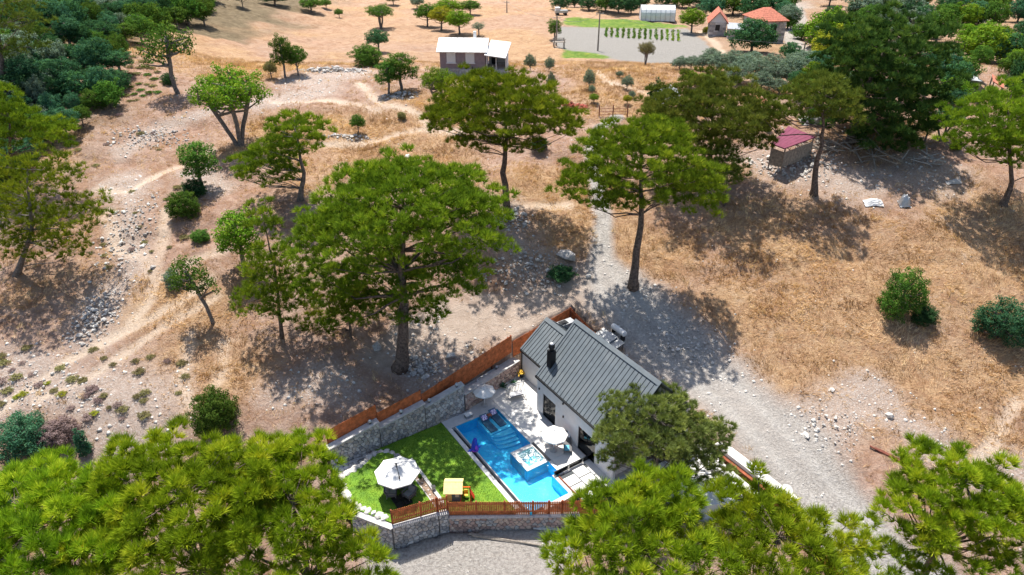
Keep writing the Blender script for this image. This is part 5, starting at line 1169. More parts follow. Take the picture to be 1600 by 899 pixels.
def sun_lounger(label, u, v, rot, z, mat, pill, name='sun_lounger', legs=0.25):
    c = vroot(name, label, 'sun lounger', u, v, z, rot)
    MB().b2(-0.32, 0.32, -1.0, 0.3, 0.0 + legs, 0.1 + legs).build('seat_panel', M[mat], c)
    MB().slab([(-0.32, 0.3, 0.1 + legs), (0.32, 0.3, 0.1 + legs), (0.32, 0.9, 0.5 + legs), (-0.32, 0.9, 0.5 + legs)], 0.09).build('backrest', M[mat], c)
    if pill: MB().slab([(-0.22, 0.4, 0.27 + legs), (0.22, 0.4, 0.27 + legs), (0.22, 0.75, 0.5 + legs), (-0.22, 0.75, 0.5 + legs)], 0.07).build('pillow', M[pill], c)
    for s_ in (-1, 1):
        MB().tube([(s_ * 0.3, -0.95, 0.05 + legs), (s_ * 0.3, 0.35, 0.05 + legs)], 0.03, 6).build('side_rail', M['rattan'], c)
        for y in (-0.85, 0.25): MB().b2(s_ * 0.28 - 0.025, s_ * 0.28 + 0.025, y - 0.03, y + 0.03, 0, legs).build('leg', M['rattan'], c)
    return c
u_, v_ = px_uv(885, 693); sun_lounger('dark grey sun lounger with a pale pillow against the villa wall', u_ - 0.1, v_ - 0.25, R(-35), 0.01, 'rattan', 'cushion_pale')
tw = vroot('towel', 'turquoise towel lying on the dark sun lounger', 'towel', u_ - 0.55, v_ - 0.75, 0.375, R(-35)); MB().b2(-0.17, 0.17, -0.3, 0.3, 0.005, 0.03).build('cloth', M['towel'], tw); MB().b2(0.172, 0.2, -0.28, 0.28, -0.12, 0.03).build('cloth_fold', M['towel'], tw)
M['blue_lounger'] = plain('blue_grey_vinyl', (0.07, 0.15, 0.22), 0.5, 0.1, 4)
def check_mat():
    m, nt, b = new_mat('checked_cloth'); ch = nt.nodes.new('ShaderNodeTexChecker'); ch.inputs['Scale'].default_value = 9; nt.links.new(opos(nt), ch.inputs['Vector'])
    ch.inputs['Color1'].default_value = (0.75, 0.72, 0.8, 1); ch.inputs['Color2'].default_value = (0.25, 0.14, 0.42, 1); nt.links.new(ch.outputs[0], b.inputs['Base Color']); b.inputs['Roughness'].default_value = 0.9; return m
M['check'] = check_mat()
sun_lounger('left pool lounger with a checked violet pillow on the shallow shelf', 2.5, -0.95, R(0), -0.33, 'blue_lounger', 'check', legs=0.02)
sun_lounger('right pool lounger with a checked violet pillow on the shallow shelf', 3.5, -0.75, R(0), -0.33, 'blue_lounger', 'check', legs=0.02)
st = vroot('side_table', 'small orange brown table between the two pool loungers', 'table', 3.0, -0.3, -0.33)
MB().b2(-0.17, 0.17, -0.17, 0.17, 0.38, 0.42).build('tabletop', M['terracotta'], st)
for s_ in (-1, 1):
    for q_ in (-1, 1): MB().b2(s_ * 0.13 - 0.02, s_ * 0.13 + 0.02, q_ * 0.13 - 0.02, q_ * 0.13 + 0.02, 0, 0.38).build('leg', M['terracotta'], st)
# inflatable on the water: an upright blue body with fins
u_, v_ = px_uv(742, 703, -0.05); fl = vroot('inflatable_toy', 'blue and violet inflatable toy floating by the pool edge', 'inflatable', u_, v_, -0.06)
MB().tube([(0, 0, 0.0), (0.02, 0, 0.25), (0, 0.02, 0.6), (0.02, 0, 0.95), (0.03, -0.06, 1.12), (0.02, -0.14, 1.2)], [0.26, 0.32, 0.25, 0.18, 0.15, 0.05], 10).build('body', M['toyblue'], fl, smooth=True)
MB().tube([(0, -0.2, 0.12), (0.0, -0.27, 0.35), (0.02, -0.2, 0.6)], [0.05, 0.14, 0.05], 8).build('belly', M['toypink'], fl, smooth=True)
for s_ in (-1, 1): MB().tube([(s_ * 0.2, 0, 0.2), (s_ * 0.42, 0.02, 0.12), (s_ * 0.62, 0.08, 0.06)], [0.09, 0.11, 0.03], 7).build('fin', M['toyblue'], fl, smooth=True)
MB().lathe([(0.2, -0.02), (0.32, 0.03), (0.32, 0.1), (0.2, 0.16)], 14).build('float_ring', M['toypink'], fl, smooth=True)
# swing bench
u_, v_ = px_uv(806, 622); sb = vroot('garden_swing', 'white framed garden swing seat on the bright patio', 'swing', u_, v_, 0.02, R(-12))
for s_ in (-1, 1):
    MB().tube([(s_ * 0.75, -0.75, 0), (s_ * 0.75, -0.35, 0.3), (s_ * 0.72, 0.1, 1.5)], 0.03, 6).build('side_frame', M['grey_metal'], sb); MB().tube([(s_ * 0.75, 0.6, 0), (s_ * 0.72, 0.1, 1.5)], 0.03, 6).build('side_frame', M['grey_metal'], sb)
    MB().tube([(s_ * 0.55, 0.1, 1.5), (s_ * 0.55, 0.0, 0.5)], 0.012, 5).build('hanger', M['grey_metal'], sb)
MB().tube([(-0.75, 0.1, 1.5), (0.75, 0.1, 1.5)], 0.035, 6).build('top_bar', M['grey_metal'], sb)
for i in range(7): MB().b2(-0.6, 0.6, -0.35 + i * 0.1, -0.27 + i * 0.1, 0.42, 0.45).build('seat_slat', M['rattan'], sb)
for i in range(9): MB().bar((-0.56 + i * 0.14, 0.36, 0.45), (-0.56 + i * 0.14, 0.5, 1.0), 0.05, 0.02).build('back_slat', M['rattan'], sb)
MB().bar((-0.6, 0.5, 1.0), (0.6, 0.5, 1.0), 0.05).build('back_rail', M['grey_metal'], sb); MB().b2(-0.6, 0.6, -0.3, 0.3, 0.452, 0.5).build('seat_pad', M['cushion_pale'], sb)
# planted agaves and flower pot
def agave(label, u, v, s_):
    a_ = vroot('agave', label, 'plant', u, v, 0.01)
    for k in range(16):
        an = k * 2.4; el = 0.35 + 0.9 * (k / 16); L = s_ * (1 - 0.25 * k / 16); d_ = Vector((math.cos(an) * math.cos(el), math.sin(an) * math.cos(el), math.sin(el))); sd = d_.cross(Vector((0, 0, 1))).normalized() * s_ * 0.09
        p0 = Vector((0, 0, 0.03)); p1 = d_ * L * 0.5 + Vector((0, 0, 0.05)); p2 = d_ * L - Vector((0, 0, L * 0.12))
        MB().add([p0 - sd * 0.6, p0 + sd * 0.6, p1 + sd, p1 - sd, p2, p1 - Vector((0, 0, 0.03))], [(0, 1, 2, 3), (3, 2, 4), (0, 5, 1), (1, 5, 2), (0, 3, 5), (3, 4, 5), (2, 5, 4)]).build('leaf', M['agave'], a_)
agave('larger spiky agave at the foot of the low stone wall', *px_uv(786, 606), 0.75); agave('smaller spiky agave beside the garden swing', *px_uv(802, 600), 0.55)
u_, v_ = px_uv(816, 589); fp = vroot('flower_pot', 'dark pot of yellow flowers at the wing corner', 'plant pot', u_ - 0.1, v_, 0.01)
MB().lathe([(0.15, 0), (0.22, 0.4), (0.24, 0.42)], 12).build('pot', M['black'], fp)
for k in range(26):
    a = k * 2.4; r_ = 0.05 + 0.012 * k; MB().rock((r_ * math.cos(a), r_ * math.sin(a), 0.5 + 0.16 * math.sin(k * 1.7)), 0.075).build('flower', M['yellow'], fp)
# skimmer bench at the pool corner
u_, v_ = px_uv(732, 652); bx_ = vroot('pool_box', 'small white topped grey box on the pool deck', 'box', u_, v_, 0.012); MB().b2(-0.3, 0.3, -0.2, 0.2, 0, 0.3).build('body', M['cushion'], bx_); MB().b2(-0.32, 0.32, -0.22, 0.22, 0.302, 0.35).build('lid', M['canvas'], bx_)
# playhouse and toy swing
u_, v_ = px_uv(713, 783); ph = vroot('playhouse', 'small wooden playhouse with straw yellow roof behind the front fence', 'playhouse', u_ + 0.05, v_ + 0.45, 0.0, -HD)
MB().b2(-0.55, 0.55, -0.45, 0.45, 0, 0.95).build('wall', M['bluegrey'], ph); MB().b2(-0.5, -0.1, -0.47, -0.452, 0.05, 0.9).build('door', M['playroof'], ph); MB().b2(0.15, 0.42, -0.47, -0.452, 0.45, 0.75).build('window', M['cushion_pale'], ph)
for i in range(6):
    z0 = 0.9 + i * 0.075; y0 = -0.62 + i * 0.13
    MB().slab([(-0.68, y0, z0), (0.68, y0, z0), (0.68, y0 + 0.14, z0 + 0.085), (-0.68, y0 + 0.14, z0 + 0.085)], 0.03).build('roof_board', M['playroof'], ph); MB().slab([(-0.68, 0.3 - y0 - 0.14, z0 + 0.085), (0.68, 0.3 - y0 - 0.14, z0 + 0.085), (0.68, 0.3 - y0, z0), (-0.68, 0.3 - y0, z0)], 0.03).build('roof_board', M['playroof'], ph)
u_, v_ = px_uv(731, 783); sw = vroot('toy_swing', 'red and yellow plastic toy slide swing beside the playhouse', 'toy', u_ + 0.05, v_ + 0.35, 0.0, -HD)
for s_ in (-1, 1):
    MB().tube([(s_ * 0.36, -0.4, 0), (s_ * 0.3, 0, 1.05)], 0.04, 6).build('frame_leg', M['red'], sw); MB().tube([(s_ * 0.36, 0.4, 0), (s_ * 0.3, 0, 1.05)], 0.04, 6).build('frame_leg', M['red'], sw)
MB().tube([(-0.34, 0, 1.05), (0.34, 0, 1.05)], 0.045, 6).build('top_bar', M['orange'], sw); MB().b2(-0.16, 0.16, -0.15, 0.15, 0.3, 0.36).build('seat', M['yellow'], sw); MB().b2(-0.16, 0.16, 0.12, 0.16, 0.362, 0.65).build('backrest', M['yellow'], sw)
for s_ in (-1, 1): MB().tube([(s_ * 0.14, 0, 0.36), (s_ * 0.14, 0, 1.02)], 0.012, 5).build('rope', M['yellow'], sw)
MB().slab([(0.32, -0.2, 0.75), (0.32, 0.2, 0.75), (0.62, 0.2, 0.05), (0.62, -0.2, 0.05)], 0.05).build('slide', M['red'], sw)
# planting bed with white edging, stone edging of the round lawn
bed = vroot('planting_bed', 'narrow soil planting bed with white kerb along the round lawn', 'flower bed', -5.06, -7.1)
M['soil'] = plain('bed_soil', (0.27, 0.19, 0.14), 0.95, 0.3, 8, bmp=0.6)
MB().b2(-0.45, -0.02, 0.1, 5.2, -0.1, 0.36).build('soil', M['soil'], bed); MB().b2(0, 0.24, 0, 5.3, -0.1, 0.48).build('kerb', M['concrete'], bed); MB().b2(-0.55, -0.47, 0, 5.2, -0.1, 0.43).build('thin_kerb', M['stone_white'], bed)
for i in range(9): MB().rock((-0.25 + 0.1 * math.sin(i * 5), 0.4 + i * 0.45, 0.38), 0.08).build('bed_stone', M['stone_white'], bed)
lt = vroot('garden_lantern', 'small grey box lantern on the kerb of the planting bed', 'lamp', -4.94, -5.6, 0.48); MB().b2(-0.1, 0.1, -0.1, 0.1, 0.0, 0.28).build('housing', M['grey_metal'], lt); MB().b2(-0.13, 0.13, -0.13, 0.13, 0.282, 0.32).build('lid', M['black'], lt)
for (u_, v_, s_, lb) in ((-5.2, -2.6, 0.6, 'taller leafy young plant at the back of the planting bed'), (-5.22, -3.9, 0.4, 'small leafy plant in the middle of the planting bed')):
    tree(lb, 'bush_loose', 'broad_bright', W(u_, v_, 0.35), s_, 0.7, name='young_plant', cat='plant')
edg = [(-8.1, -0.2), (-7.3, 0.35), (-6.3, 0.25), (-5.7, -0.5), (-5.45, -1.6)]
ew = empty('stone_edging', W(*edg[0]), 0, 'curved grey stone edging behind the cantilever parasol', 'stone wall')
_r = random.Random(4)
for i in range(len(edg) - 1):
    a, b = W(*edg[i]), W(*edg[i + 1]); nst = max(2, int((b - a).length / 0.4))
    for k_ in range(nst):
        p = a.lerp(b, (k_ + 0.5) / nst) - W(*edg[0]); MB().rock((p.x, p.y, 0.28), 0.3 * _r.uniform(0.9, 1.25), 0.8, _r).build('edging_stone', _r.choice(STONE_VAR), ew)
ew2 = empty('stone_edging', W(-10.22, -0.74), 0, 'white stone edging along the left side of the round lawn', 'stone wall')
for a, b in (((-10.25, -0.72), (-7.95, -0.12)), ((-10.25, -0.74), (-10.45, -3.5)), ((-10.45, -3.5), (-8.9, -6.1))):
    a, b = W(*a), W(*b); nst = int((b - a).length / 0.42)
    for k_ in range(nst):
        p = a.lerp(b, (k_ + 0.5) / nst) - W(-10.22, -0.74); MB().rock((p.x, p.y, 0.36), 0.3 * _r.uniform(0.85, 1.2), 0.6, _r).build('edging_stone', M['stone_white'], ew2)
pv = empty('stone_paving', W(-9.5, 0.4), HD); tag(pv, 'rough blue grey stone paving in the corner under the stone wall', kind='structure')
MB().prism([(-0.75, -1.0), (1.6, -0.4), (2.6, 0.66), (-0.75, 0.66)], -2.9, 0.0).build('paving_bed', M['mortar'], pv)
for i in range(8):
    for j in range(4):
        x, y = -0.6 + i * 0.4 + 0.1 * (j % 2), -0.75 + j * 0.4
        if poly_sd(np.array([x]), np.array([y]), [(-0.75, -1.0), (1.6, -0.4), (2.6, 0.66), (-0.75, 0.66)])[0] < -0.12:
            MB().rock((x, y, 0.0), 0.24 * _r.uniform(0.9, 1.1), 0.35, _r).build('paving_stone', STONE_VAR[_r.choice((0, 0, 2))], pv)
# ------------------------------------------------------------------ the cottage, farm and village
def facing(p, extra=0.0): return -math.atan2(p.x, p.y) + extra
# white roofed cottage
cb = GG(689, 124); cot = empty('cottage', cb, R(-3), 'mauve cottage with a bright white metal roof on the upper slope', 'house')
CW, CD, B0, EV = 6.4, 5.0, 1.25, 3.7
MB().b2(-0.1, CW + 0.1, -0.1, CD, -1.6, B0).build('stone_base', M['stone'], cot)
_r = random.Random(9)
_sb = cot.children[0]
for cx, cy, poly in voronoi(CW, B0 - 0.05, B0 - 0.05, 0.62, 0.42, _r, 0.0):
    n_ = len(poly); P0 = [((x - cx) * 0.92, 0.02, (y - cy) * 0.92) for x, y in poly]; P1 = [((x - cx) * 0.8, -0.06, (y - cy) * 0.8) for x, y in poly]
    MB().add(P0 + P1, [(i, (i + 1) % n_, n_ + (i + 1) % n_, n_ + i) for i in range(n_)] + [tuple(range(n_, 2 * n_))]).build('base_stone', _r.choice(STONE_VAR[:3] + [M['stone_white']]), _sb, (cx, -0.1, cy))
wl = MB().b2(0, CW, 0, CD, B0, EV).build('wall', M['siding'], cot)
for i in range(10): MB().b2(-0.01, CW + 0.01, -0.025, -0.002, B0 + 0.03 + i * 0.24, B0 + 0.25 + i * 0.24).build('siding_board', M['siding'], wl)
for x0 in (0.95, 3.6):
    w_ = MB().b2(x0, x0 + 1.25, -0.07, -0.03, 2.05, 3.45).build('window', M['canvas'], cot); MB().b2(x0 - 0.09, x0 + 1.34, -0.11, -0.03, 3.46, 3.56).build('shutter_box', M['white_metal'], w_); MB().b2(x0 - 0.1, x0 + 1.35, -0.15, -0.03, 1.94, 2.04).build('sill', M['white_metal'], w_)
    for k in range(7): MB().b2(x0 + 0.06, x0 + 1.19, -0.095, -0.072, 2.3 + k * 0.16, 2.44 + k * 0.16).build('shutter_slat', M['canvas'], w_)
def sheet_roof(parent, q, n, mat, name='roof', t=0.07):
    q = [Vector(p) for p in q]; rf = MB().slab([tuple(p - Vector((0, 0, 0.05))) for p in q], t).build(name, M[mat], parent)
    for i in range(n):
        a0, a1 = i / n + 0.004, (i + 1) / n - 0.004
        MB().slab([tuple(q[0].lerp(q[1], a0)), tuple(q[0].lerp(q[1], a1)), tuple(q[3].lerp(q[2], a1) ), tuple(q[3].lerp(q[2], a0))], 0.04).build('roof_sheet', M[mat], rf)
    return rf
sheet_roof(cot, [(-0.4, -0.6, EV - 0.05), (CW + 0.3, -0.6, EV - 0.05), (CW + 0.3, CD / 2, EV + 1.25), (-0.4, CD / 2, EV + 1.25)], 8, 'white_metal')
sheet_roof(cot, [(-0.4, CD / 2 + 0.01, EV + 1.25), (CW + 0.3, CD / 2 + 0.01, EV + 1.25), (CW + 0.3, CD + 0.5, EV - 0.05), (-0.4, CD + 0.5, EV - 0.05)], 8, 'white_metal')
for x in (0.0, CW - 0.1): MB().add([(x, 0.02, EV), (x, CD - 0.02, EV), (x, CD / 2, EV + 1.15), (x + 0.1, 0.02, EV), (x + 0.1, CD - 0.02, EV), (x + 0.1, CD / 2, EV + 1.15)], [(0, 1, 2), (5, 4, 3), (0, 3, 4, 1), (1, 4, 5, 2), (2, 5, 3, 0)]).build('gable', M['siding'], cot)
MB().b2(4.4, 4.8, 3.6, 4.0, EV + 0.4, EV + 1.9).build('chimney', M['canvas'], cot)
# side porch with its own lower sheet roof
MB().b2(CW + 0.12, CW + 3.0, -0.3, 4.2, -1.6, B0 - 0.05).build('porch_base', M['concrete'], cot)
sheet_roof(cot, [(CW - 0.1, -0.9, EV - 0.35), (CW + 2.9, -1.3, EV - 0.65), (CW + 3.4, 3.9, EV + 0.45), (CW + 0.5, 3.9, EV + 0.75)], 5, 'white_metal', 'porch_roof')
MB().b2(CW + 2.8, CW + 2.95, 0.3, 4.1, B0 - 0.04, EV - 0.4).build('porch_wall', M['plaster'], cot); MB().b2(CW + 0.2, CW + 2.79, 3.2, 3.35, B0 - 0.04, EV + 0.2).build('porch_wall', M['plaster'], cot)
for x in (CW + 0.2, CW + 1.5, CW + 2.85): MB().b2(x - 0.05, x + 0.05, -0.25, -0.15, B0 - 0.04, EV - 0.6).build('porch_post', M['white_metal'], cot)
MB().b2(CW + 1.55, CW + 2.8, -0.23, -0.19, B0 + 0.85, B0 + 0.92).build('railing', M['black'], cot); MB().b2(CW + 0.6, CW + 1.4, 3.1, 3.195, B0, B0 + 2.0).build('door', M['black'], cot)
MB().b2(CW - 1.3, CW + 1.6, -1.6, -0.5, -1.4, 0.35).build('terrace_step', M['concrete'], cot); MB().b2(CW - 1.9, CW - 1.78, -0.3, -0.22, 0, 1.6).build('downpipe', M['black'], cot)
# greenhouse tunnel
gb = GG(1001, 33); gh = empty('greenhouse', gb, R(-4), 'white arched plastic greenhouse tunnel at the top of the field', 'greenhouse')
M['plastic'] = plain('white_polythene', (0.72, 0.73, 0.74), 0.5, 0.1, 1.2)
L_, r_ = 8.2, 2.3
arc = [(-r_ * math.cos(a), 1.1 + 2.1 * math.sin(a)) for a in np.linspace(0, math.pi, 11)]; arc = [(-r_, -0.2)] + arc + [(r_, -0.2)]
m_ = MB(); n_ = len(arc); m_.add([(0.0, y + r_, z) for y, z in arc] + [(L_, y + r_, z) for y, z in arc], [(i, i + 1, n_ + i + 1, n_ + i) for i in range(n_ - 1)]); m_.build('cover', M['plastic'], gh)
for x, nm in ((0.02, 'end_wall'), (L_ - 0.02, 'end_wall')): MB().add([(x, y + r_, z) for y, z in arc], [tuple(range(n_))]).build(nm, M['plastic'], gh)
for i in range(8): MB().tube([(i * L_ / 7, y * 1.012 + r_, z * 1.012) for y, z in arc], 0.05, 5).build('hoop', M['grey_metal'], gh)
# red roofed houses
def hip_house(label, bx, by, wpx, dm, wall_h, roof_h, rot, wall='stone', open_gable=False):
    b = GG(bx, by); w_ = wpx * mpp(b); h = empty('farmhouse', b, rot, label, 'house', 'red roofed village houses')
    MB().b2(0, w_, 0, dm, -1, wall_h).build('wall', M[wall], h); o_ = 0.4
    nco = max(3, int(wall_h / 0.45))
    for k in range(nco):
        x = 0.0
        while x < w_ - 0.3:
            ww = min(random.uniform(0.7, 1.2), w_ - x); MB().b2(x + 0.02, x + ww - 0.03, -0.05, 0.01, k * wall_h / nco + 0.02, (k + 1) * wall_h / nco - 0.03).build('wall_stone', random.choice(STONE_VAR), h.children[0]); x += ww
    MB().b2(w_ * 0.36, w_ * 0.62, -0.06, -0.052, wall_h * 0.45, wall_h * 0.85).build('window', M['black'], h)
    if open_gable:      # ridge towards the viewer
        quads_ = [[(-o_, -o_, wall_h - 0.2), (w_ / 2, -o_, wall_h + roof_h), (w_ / 2, dm + o_, wall_h + roof_h), (-o_, dm + o_, wall_h - 0.2)], [(w_ + o_, -o_, wall_h - 0.2), (w_ / 2, -o_, wall_h + roof_h), (w_ / 2, dm + o_, wall_h + roof_h), (w_ + o_, dm + o_, wall_h - 0.2)]]
        MB().add([(0, 0.05, wall_h - 0.02), (w_, 0.05, wall_h - 0.02), (w_ / 2, 0.05, wall_h + roof_h - 0.2)], [(0, 1, 2)]).build('gable', M['plaster'], h)
    else:
        a, c = (w_ * 0.35, dm / 2), (w_ * 0.65, dm / 2); zt = wall_h + roof_h
        quads_ = [[(-o_, -o_, wall_h), (w_ + o_, -o_, wall_h), (c[0], c[1], zt), (a[0], a[1], zt)], [(-o_, dm + o_, wall_h), (w_ + o_, dm + o_, wall_h), (c[0], c[1], zt), (a[0], a[1], zt)], [(-o_, -o_, wall_h), (-o_, dm + o_, wall_h), (a[0], a[1], zt), (a[0], a[1] - 0.01, zt)], [(w_ + o_, -o_, wall_h), (w_ + o_, dm + o_, wall_h), (c[0], c[1], zt), (c[0], c[1] - 0.01, zt)]]
    for q_ in quads_:
        q_ = [Vector(p) for p in q_]; rf = MB().slab([tuple(p) for p in q_], 0.12).build('roof', M['terracotta'], h)
        for k in range(7):                                # rows of tiles
            t0, t1 = k / 7, (k + 1) / 7 + 0.01; up = Vector((0, 0, 0.05))
            if open_gable: r4 = [q_[0].lerp(q_[1], t0) + up, q_[0].lerp(q_[1], min(1, t1)) + up * 0.4, q_[3].lerp(q_[2], min(1, t1)) + up * 0.4, q_[3].lerp(q_[2], t0) + up]
            else: r4 = [q_[0].lerp(q_[3], t0) + up, q_[1].lerp(q_[2], t0) + up, q_[1].lerp(q_[2], min(1, t1)) + up * 0.4, q_[0].lerp(q_[3], min(1, t1)) + up * 0.4]
            MB().add([tuple(p) for p in r4] + [tuple(p - Vector((0, 0, 0.04))) for p in r4], [(0, 1, 2, 3), (0, 4, 5, 1), (1, 5, 6, 2), (2, 6, 7, 3), (3, 7, 4, 0)]).build('tile_row', M['terracotta'], rf)
    return h
hip_house('small stone farmhouse with a red gable roof beside the field track', 1106, 58, 26, 7, 3.0, 2.2, R(-12), open_gable=True)
hip_house('larger stone farmhouse with a red hipped roof behind the dark tree', 1186, 70, 40, 8, 4.2, 2.0, R(10))
_b = GG(1136, 62); lt_ = empty('lean_to', _b, R(-12), 'low lean-to with grey sheet roof against the small farmhouse', 'shed'); MB().b2(0, 3.6, 0, 4, -1, 2.0).build('wall', M['stone'], lt_); sheet_roof(lt_, [(-0.2, -0.3, 2.1), (3.9, -0.3, 2.0), (3.9, 4.2, 2.5), (-0.2, 4.2, 2.6)], 4, 'grey_metal')
def shed(label, corners_px, z_lift, mat, name='shed', low=2.0, n=6, cat='shed'):
    """corners of the sheet roof, given by where they are seen, over posts"""
    ax_ = sum(c[0] for c in corners_px) / 4; ay_ = sum(c[1] for c in corners_px) / 4; c0 = GG(ax_, ay_ + 2.3 / mpp(GG(ax_, ay_)) * 0.9)
    g = gz(c0.x, c0.y)
    root = empty(name, (c0.x, c0.y, g), 0, label, cat)
    cr = []
    for (x, y), dz in zip(corners_px, z_lift):
        p = at_z(x, y, g + dz); cr.append(tuple(p - Vector((c0.x, c0.y, g))))
    sheet_roof(root, cr, n, mat)
    for p in cr: MB().tube([(p[0] * 0.9, p[1] * 0.9, -0.6), (p[0] * 0.9, p[1] * 0.9, p[2] - 0.1)], 0.09, 6).build('post', M['timber'], root)
    for a, b, k in [(Vector(cr[0]), Vector(cr[1]), k) for k in range(14)] + [(Vector(cr[1]), Vector(cr[2]), k) for k in range(14)]:
        t = (k + 0.5) / 14; p = a.lerp(b, t) * 0.9; h = p.z - 0.2
        MB().box((p.x, p.y, h / 2 - 0.2), ((b - a).length / 15, 0.05, h), random.uniform(-0.06, 0.06) + math.atan2((b - a).y, (b - a).x)).build('wall_board', M['timber'], root)
    return root
shed('wooden shed with a faded purple sheet roof under the lanky pine', ((1204, 224), (1226, 232), (1275, 214), (1232, 197)), (2.4, 2.1, 2.3, 2.7), 'purple')
shed('grey roofed open shelter on posts at the upper right', ((1502, 122), (1542, 133), (1535, 126), (1510, 111)), (2.6, 2.4, 2.9, 3.0), 'grey_metal', 'shelter', cat='shelter')
shed('pink red sheet roof of a hut near the right border', ((1552, 127), (1568, 138), (1570, 126), (1550, 116)), (2.4, 2.2, 2.6, 2.8), 'terracotta', 'hut', cat='hut')
shed('purple roofed hut half hidden behind the tallest dark pine', ((1443, 142), (1460, 150), (1462, 143), (1448, 136)), (2.4, 2.2, 2.5, 2.7), 'purple', 'hut', cat='hut')
shed('small hut with a red tiled roof between the grove and the pines', ((1172, 156), (1200, 168), (1206, 160), (1180, 148)), (2.2, 2.0, 2.5, 2.7), 'terracotta', 'hut', cat='hut')
shed('tiny grey roofed hut beside the yellow tinged tree', ((1262, 52), (1280, 54), (1286, 42), (1270, 40)), (2.4, 2.4, 2.8, 2.8), 'grey_metal', 'hut', cat='hut')
# field details
ORD = 'first second third fourth fifth sixth seventh eighth ninth tenth eleventh twelfth thirteenth fourteenth'.split()
for k in range(14):
    x = 948 + k * 8.6; p0 = GG(x, 44 + k * 0.28); p1 = GG(x - 1 + k * 0.1, 58 + k * 0.55)
    rg_ = np.random.default_rng(k); n = 90
    t = rg_.random(n)[:, None]; c = np.array(p0)[None] * (1 - t) + np.array(p1)[None] * t + rg_.normal(size=(n, 3)) * np.array([0.15, 0.15, 0.05]); c[:, 2] += 0.2
    me = np_mesh('vegetable_row', *cards(c - np.array(p0), unit(rdir(n, rg_) + np.array([0, 0, 0.8])), 0.24, rg_.random(n), rg_)[:2], {'tone': ('FACE', rg_.random(n))})
    o = link('vegetable_row', me, M['broad'] if k < 11 else M['broad_bright'], None, p0); o['kind'] = 'stuff'; tag(o, ORD[k] + ' green vegetable row from the left in the ploughed field', 'crop row', 'vegetable rows in the ploughed field')
tf = empty('timber_platform', GG(866, 76), R(5), 'small timber frame platform at the left corner of the field', 'frame')
for x in (0, 2.0):
    for y in (0, 1.4): MB().b2(x - 0.07, x + 0.07, y - 0.07, y + 0.07, -0.3, 1.5).build('post', M['timber'], tf)
for i in range(6): MB().b2(-0.2, 2.2, -0.1 + i * 0.26, 0.1 + i * 0.26, 1.0, 1.06).build('plank', M['timber'], tf)
for y in (0, 1.4): MB().b2(-0.2, 2.2, y - 0.05, y + 0.05, 1.502, 1.6).build('beam', M['timber'], tf)
def utility_pole(label, bx, by, ty, arm=True):
    b = GG(bx, by); h = (by - ty) * mpp(b) / math.cos(math.atan2(CAM_H - b.z, b.y)); p = empty('utility_pole', b, 0, label, 'pole', 'utility poles')
    MB().tube([(0, 0, -0.5), (0, 0, h)], [0.17, 0.11], 8).build('shaft', M['timber'], p)
    if arm:
        MB().b2(-0.7, 0.7, -0.05, 0.05, h - 0.5, h - 0.4).build('crossarm', M['timber'], p)
        for x in (-0.6, 0, 0.6): MB().lathe([(0.05, h - 0.4), (0.07, h - 0.3), (0.02, h - 0.22)], 6, (x, 0, 0)).build('insulator', M['canvas'], p)
    return b + Vector((0, 0, h - 0.3))
tA = utility_pole('tall dark utility pole standing in the ploughed field', 934, 79, 22); tB = utility_pole('utility pole beside the timber frame at the field corner', 869, 72, 28); tC = utility_pole('utility pole at the top edge above the dry field', 792, 20, 2)
tD = utility_pole('utility pole beside the village road', 1254, 90, 66); tE = utility_pole('utility pole in front of the grey roofed shelter', 1500, 96, 70, False)
def wire(label, a, b, sag=1.2):
    m_ = MB().tube([a.lerp(b, t) - Vector((0, 0, 4 * sag * t * (1 - t))) - a for t in np.linspace(0, 1, 9)], 0.025, 4); o = m_.build('power_line', M['rope'], None, a); tag(o, label, 'wire')
wire('power line from the field pole to the timber frame pole', tA, tB); wire('power line from the timber frame pole to the top edge', tB, tC); wire('power line from the field pole towards the village', tA, tD)
# gate, red heap, sheeted mound, vehicle
gt = empty('farm_gate', GG(936, 181), R(3), 'rusty iron field gate across the narrow farm track', 'gate')
for x in (0, 1.75, 3.6): MB().b2(x - 0.06, x + 0.06, -0.06, 0.06, -0.3, 1.45).build('post', M['rust'], gt)
for z in (0.25, 0.62, 1.0): MB().tube([(0, 0, z), (3.6, 0, z)], 0.03, 6).build('rail', M['rust'], gt)
def heap(label, px, py, n, rx, ry, size, mats, seed, name='stone_heap', cat='stone heap', hgt=0.5, kind=None):
    """a pile of single stones; the biggest are pieces of their own"""
    c = GG(px, py); rg_ = random.Random(seed); root = empty(name, c, 0, label, cat); small = MB()
    for i in range(int(n * 1.7)):
        a, t = rg_.random() * 6.28, rg_.random() ** 0.6 * rg_.uniform(0.8, 1.25); x, y = rx * t * math.cos(a), ry * t * math.sin(a)
        z = gz(c.x + x, c.y + y) - c.z + hgt * max(0, 1 - t) * rg_.random(); s_ = size * 0.62 * rg_.uniform(0.4, 1.25)
        if i < n * 0.3: MB().rock((x, y, z + s_ * 0.2), s_ * 1.2, 0.75, rg_).build('stone', M[rg_.choice(mats)], root)
        else: small.rock((x, y, z + s_ * 0.1), s_ * 0.7, 0.75, rg_)
    o_ = small.build('small_stones', M[mats[0]], root); o_['kind'] = 'stuff'
    return root
SW = ('stone', 'stone_white')
heap('heap of dark red broken bricks left of the gate', 893, 166, 90, 2.2, 1.2, 0.32, ('brickred', 'rust'), 1, 'brick_heap', 'brick heap', 0.9)
heap('ring of white stones around the slender pine trunk', 796, 346, 120, 2.2, 1.6, 0.28, SW, 2)
heap('long grey rubble bank between the small trees', 520, 112, 170, 5.2, 1.8, 0.42, SW, 3, hgt=0.8)
heap('white stones scattered in the pine shade below the slender pine', 820, 425, 130, 4.2, 2.6, 0.30, SW, 4)
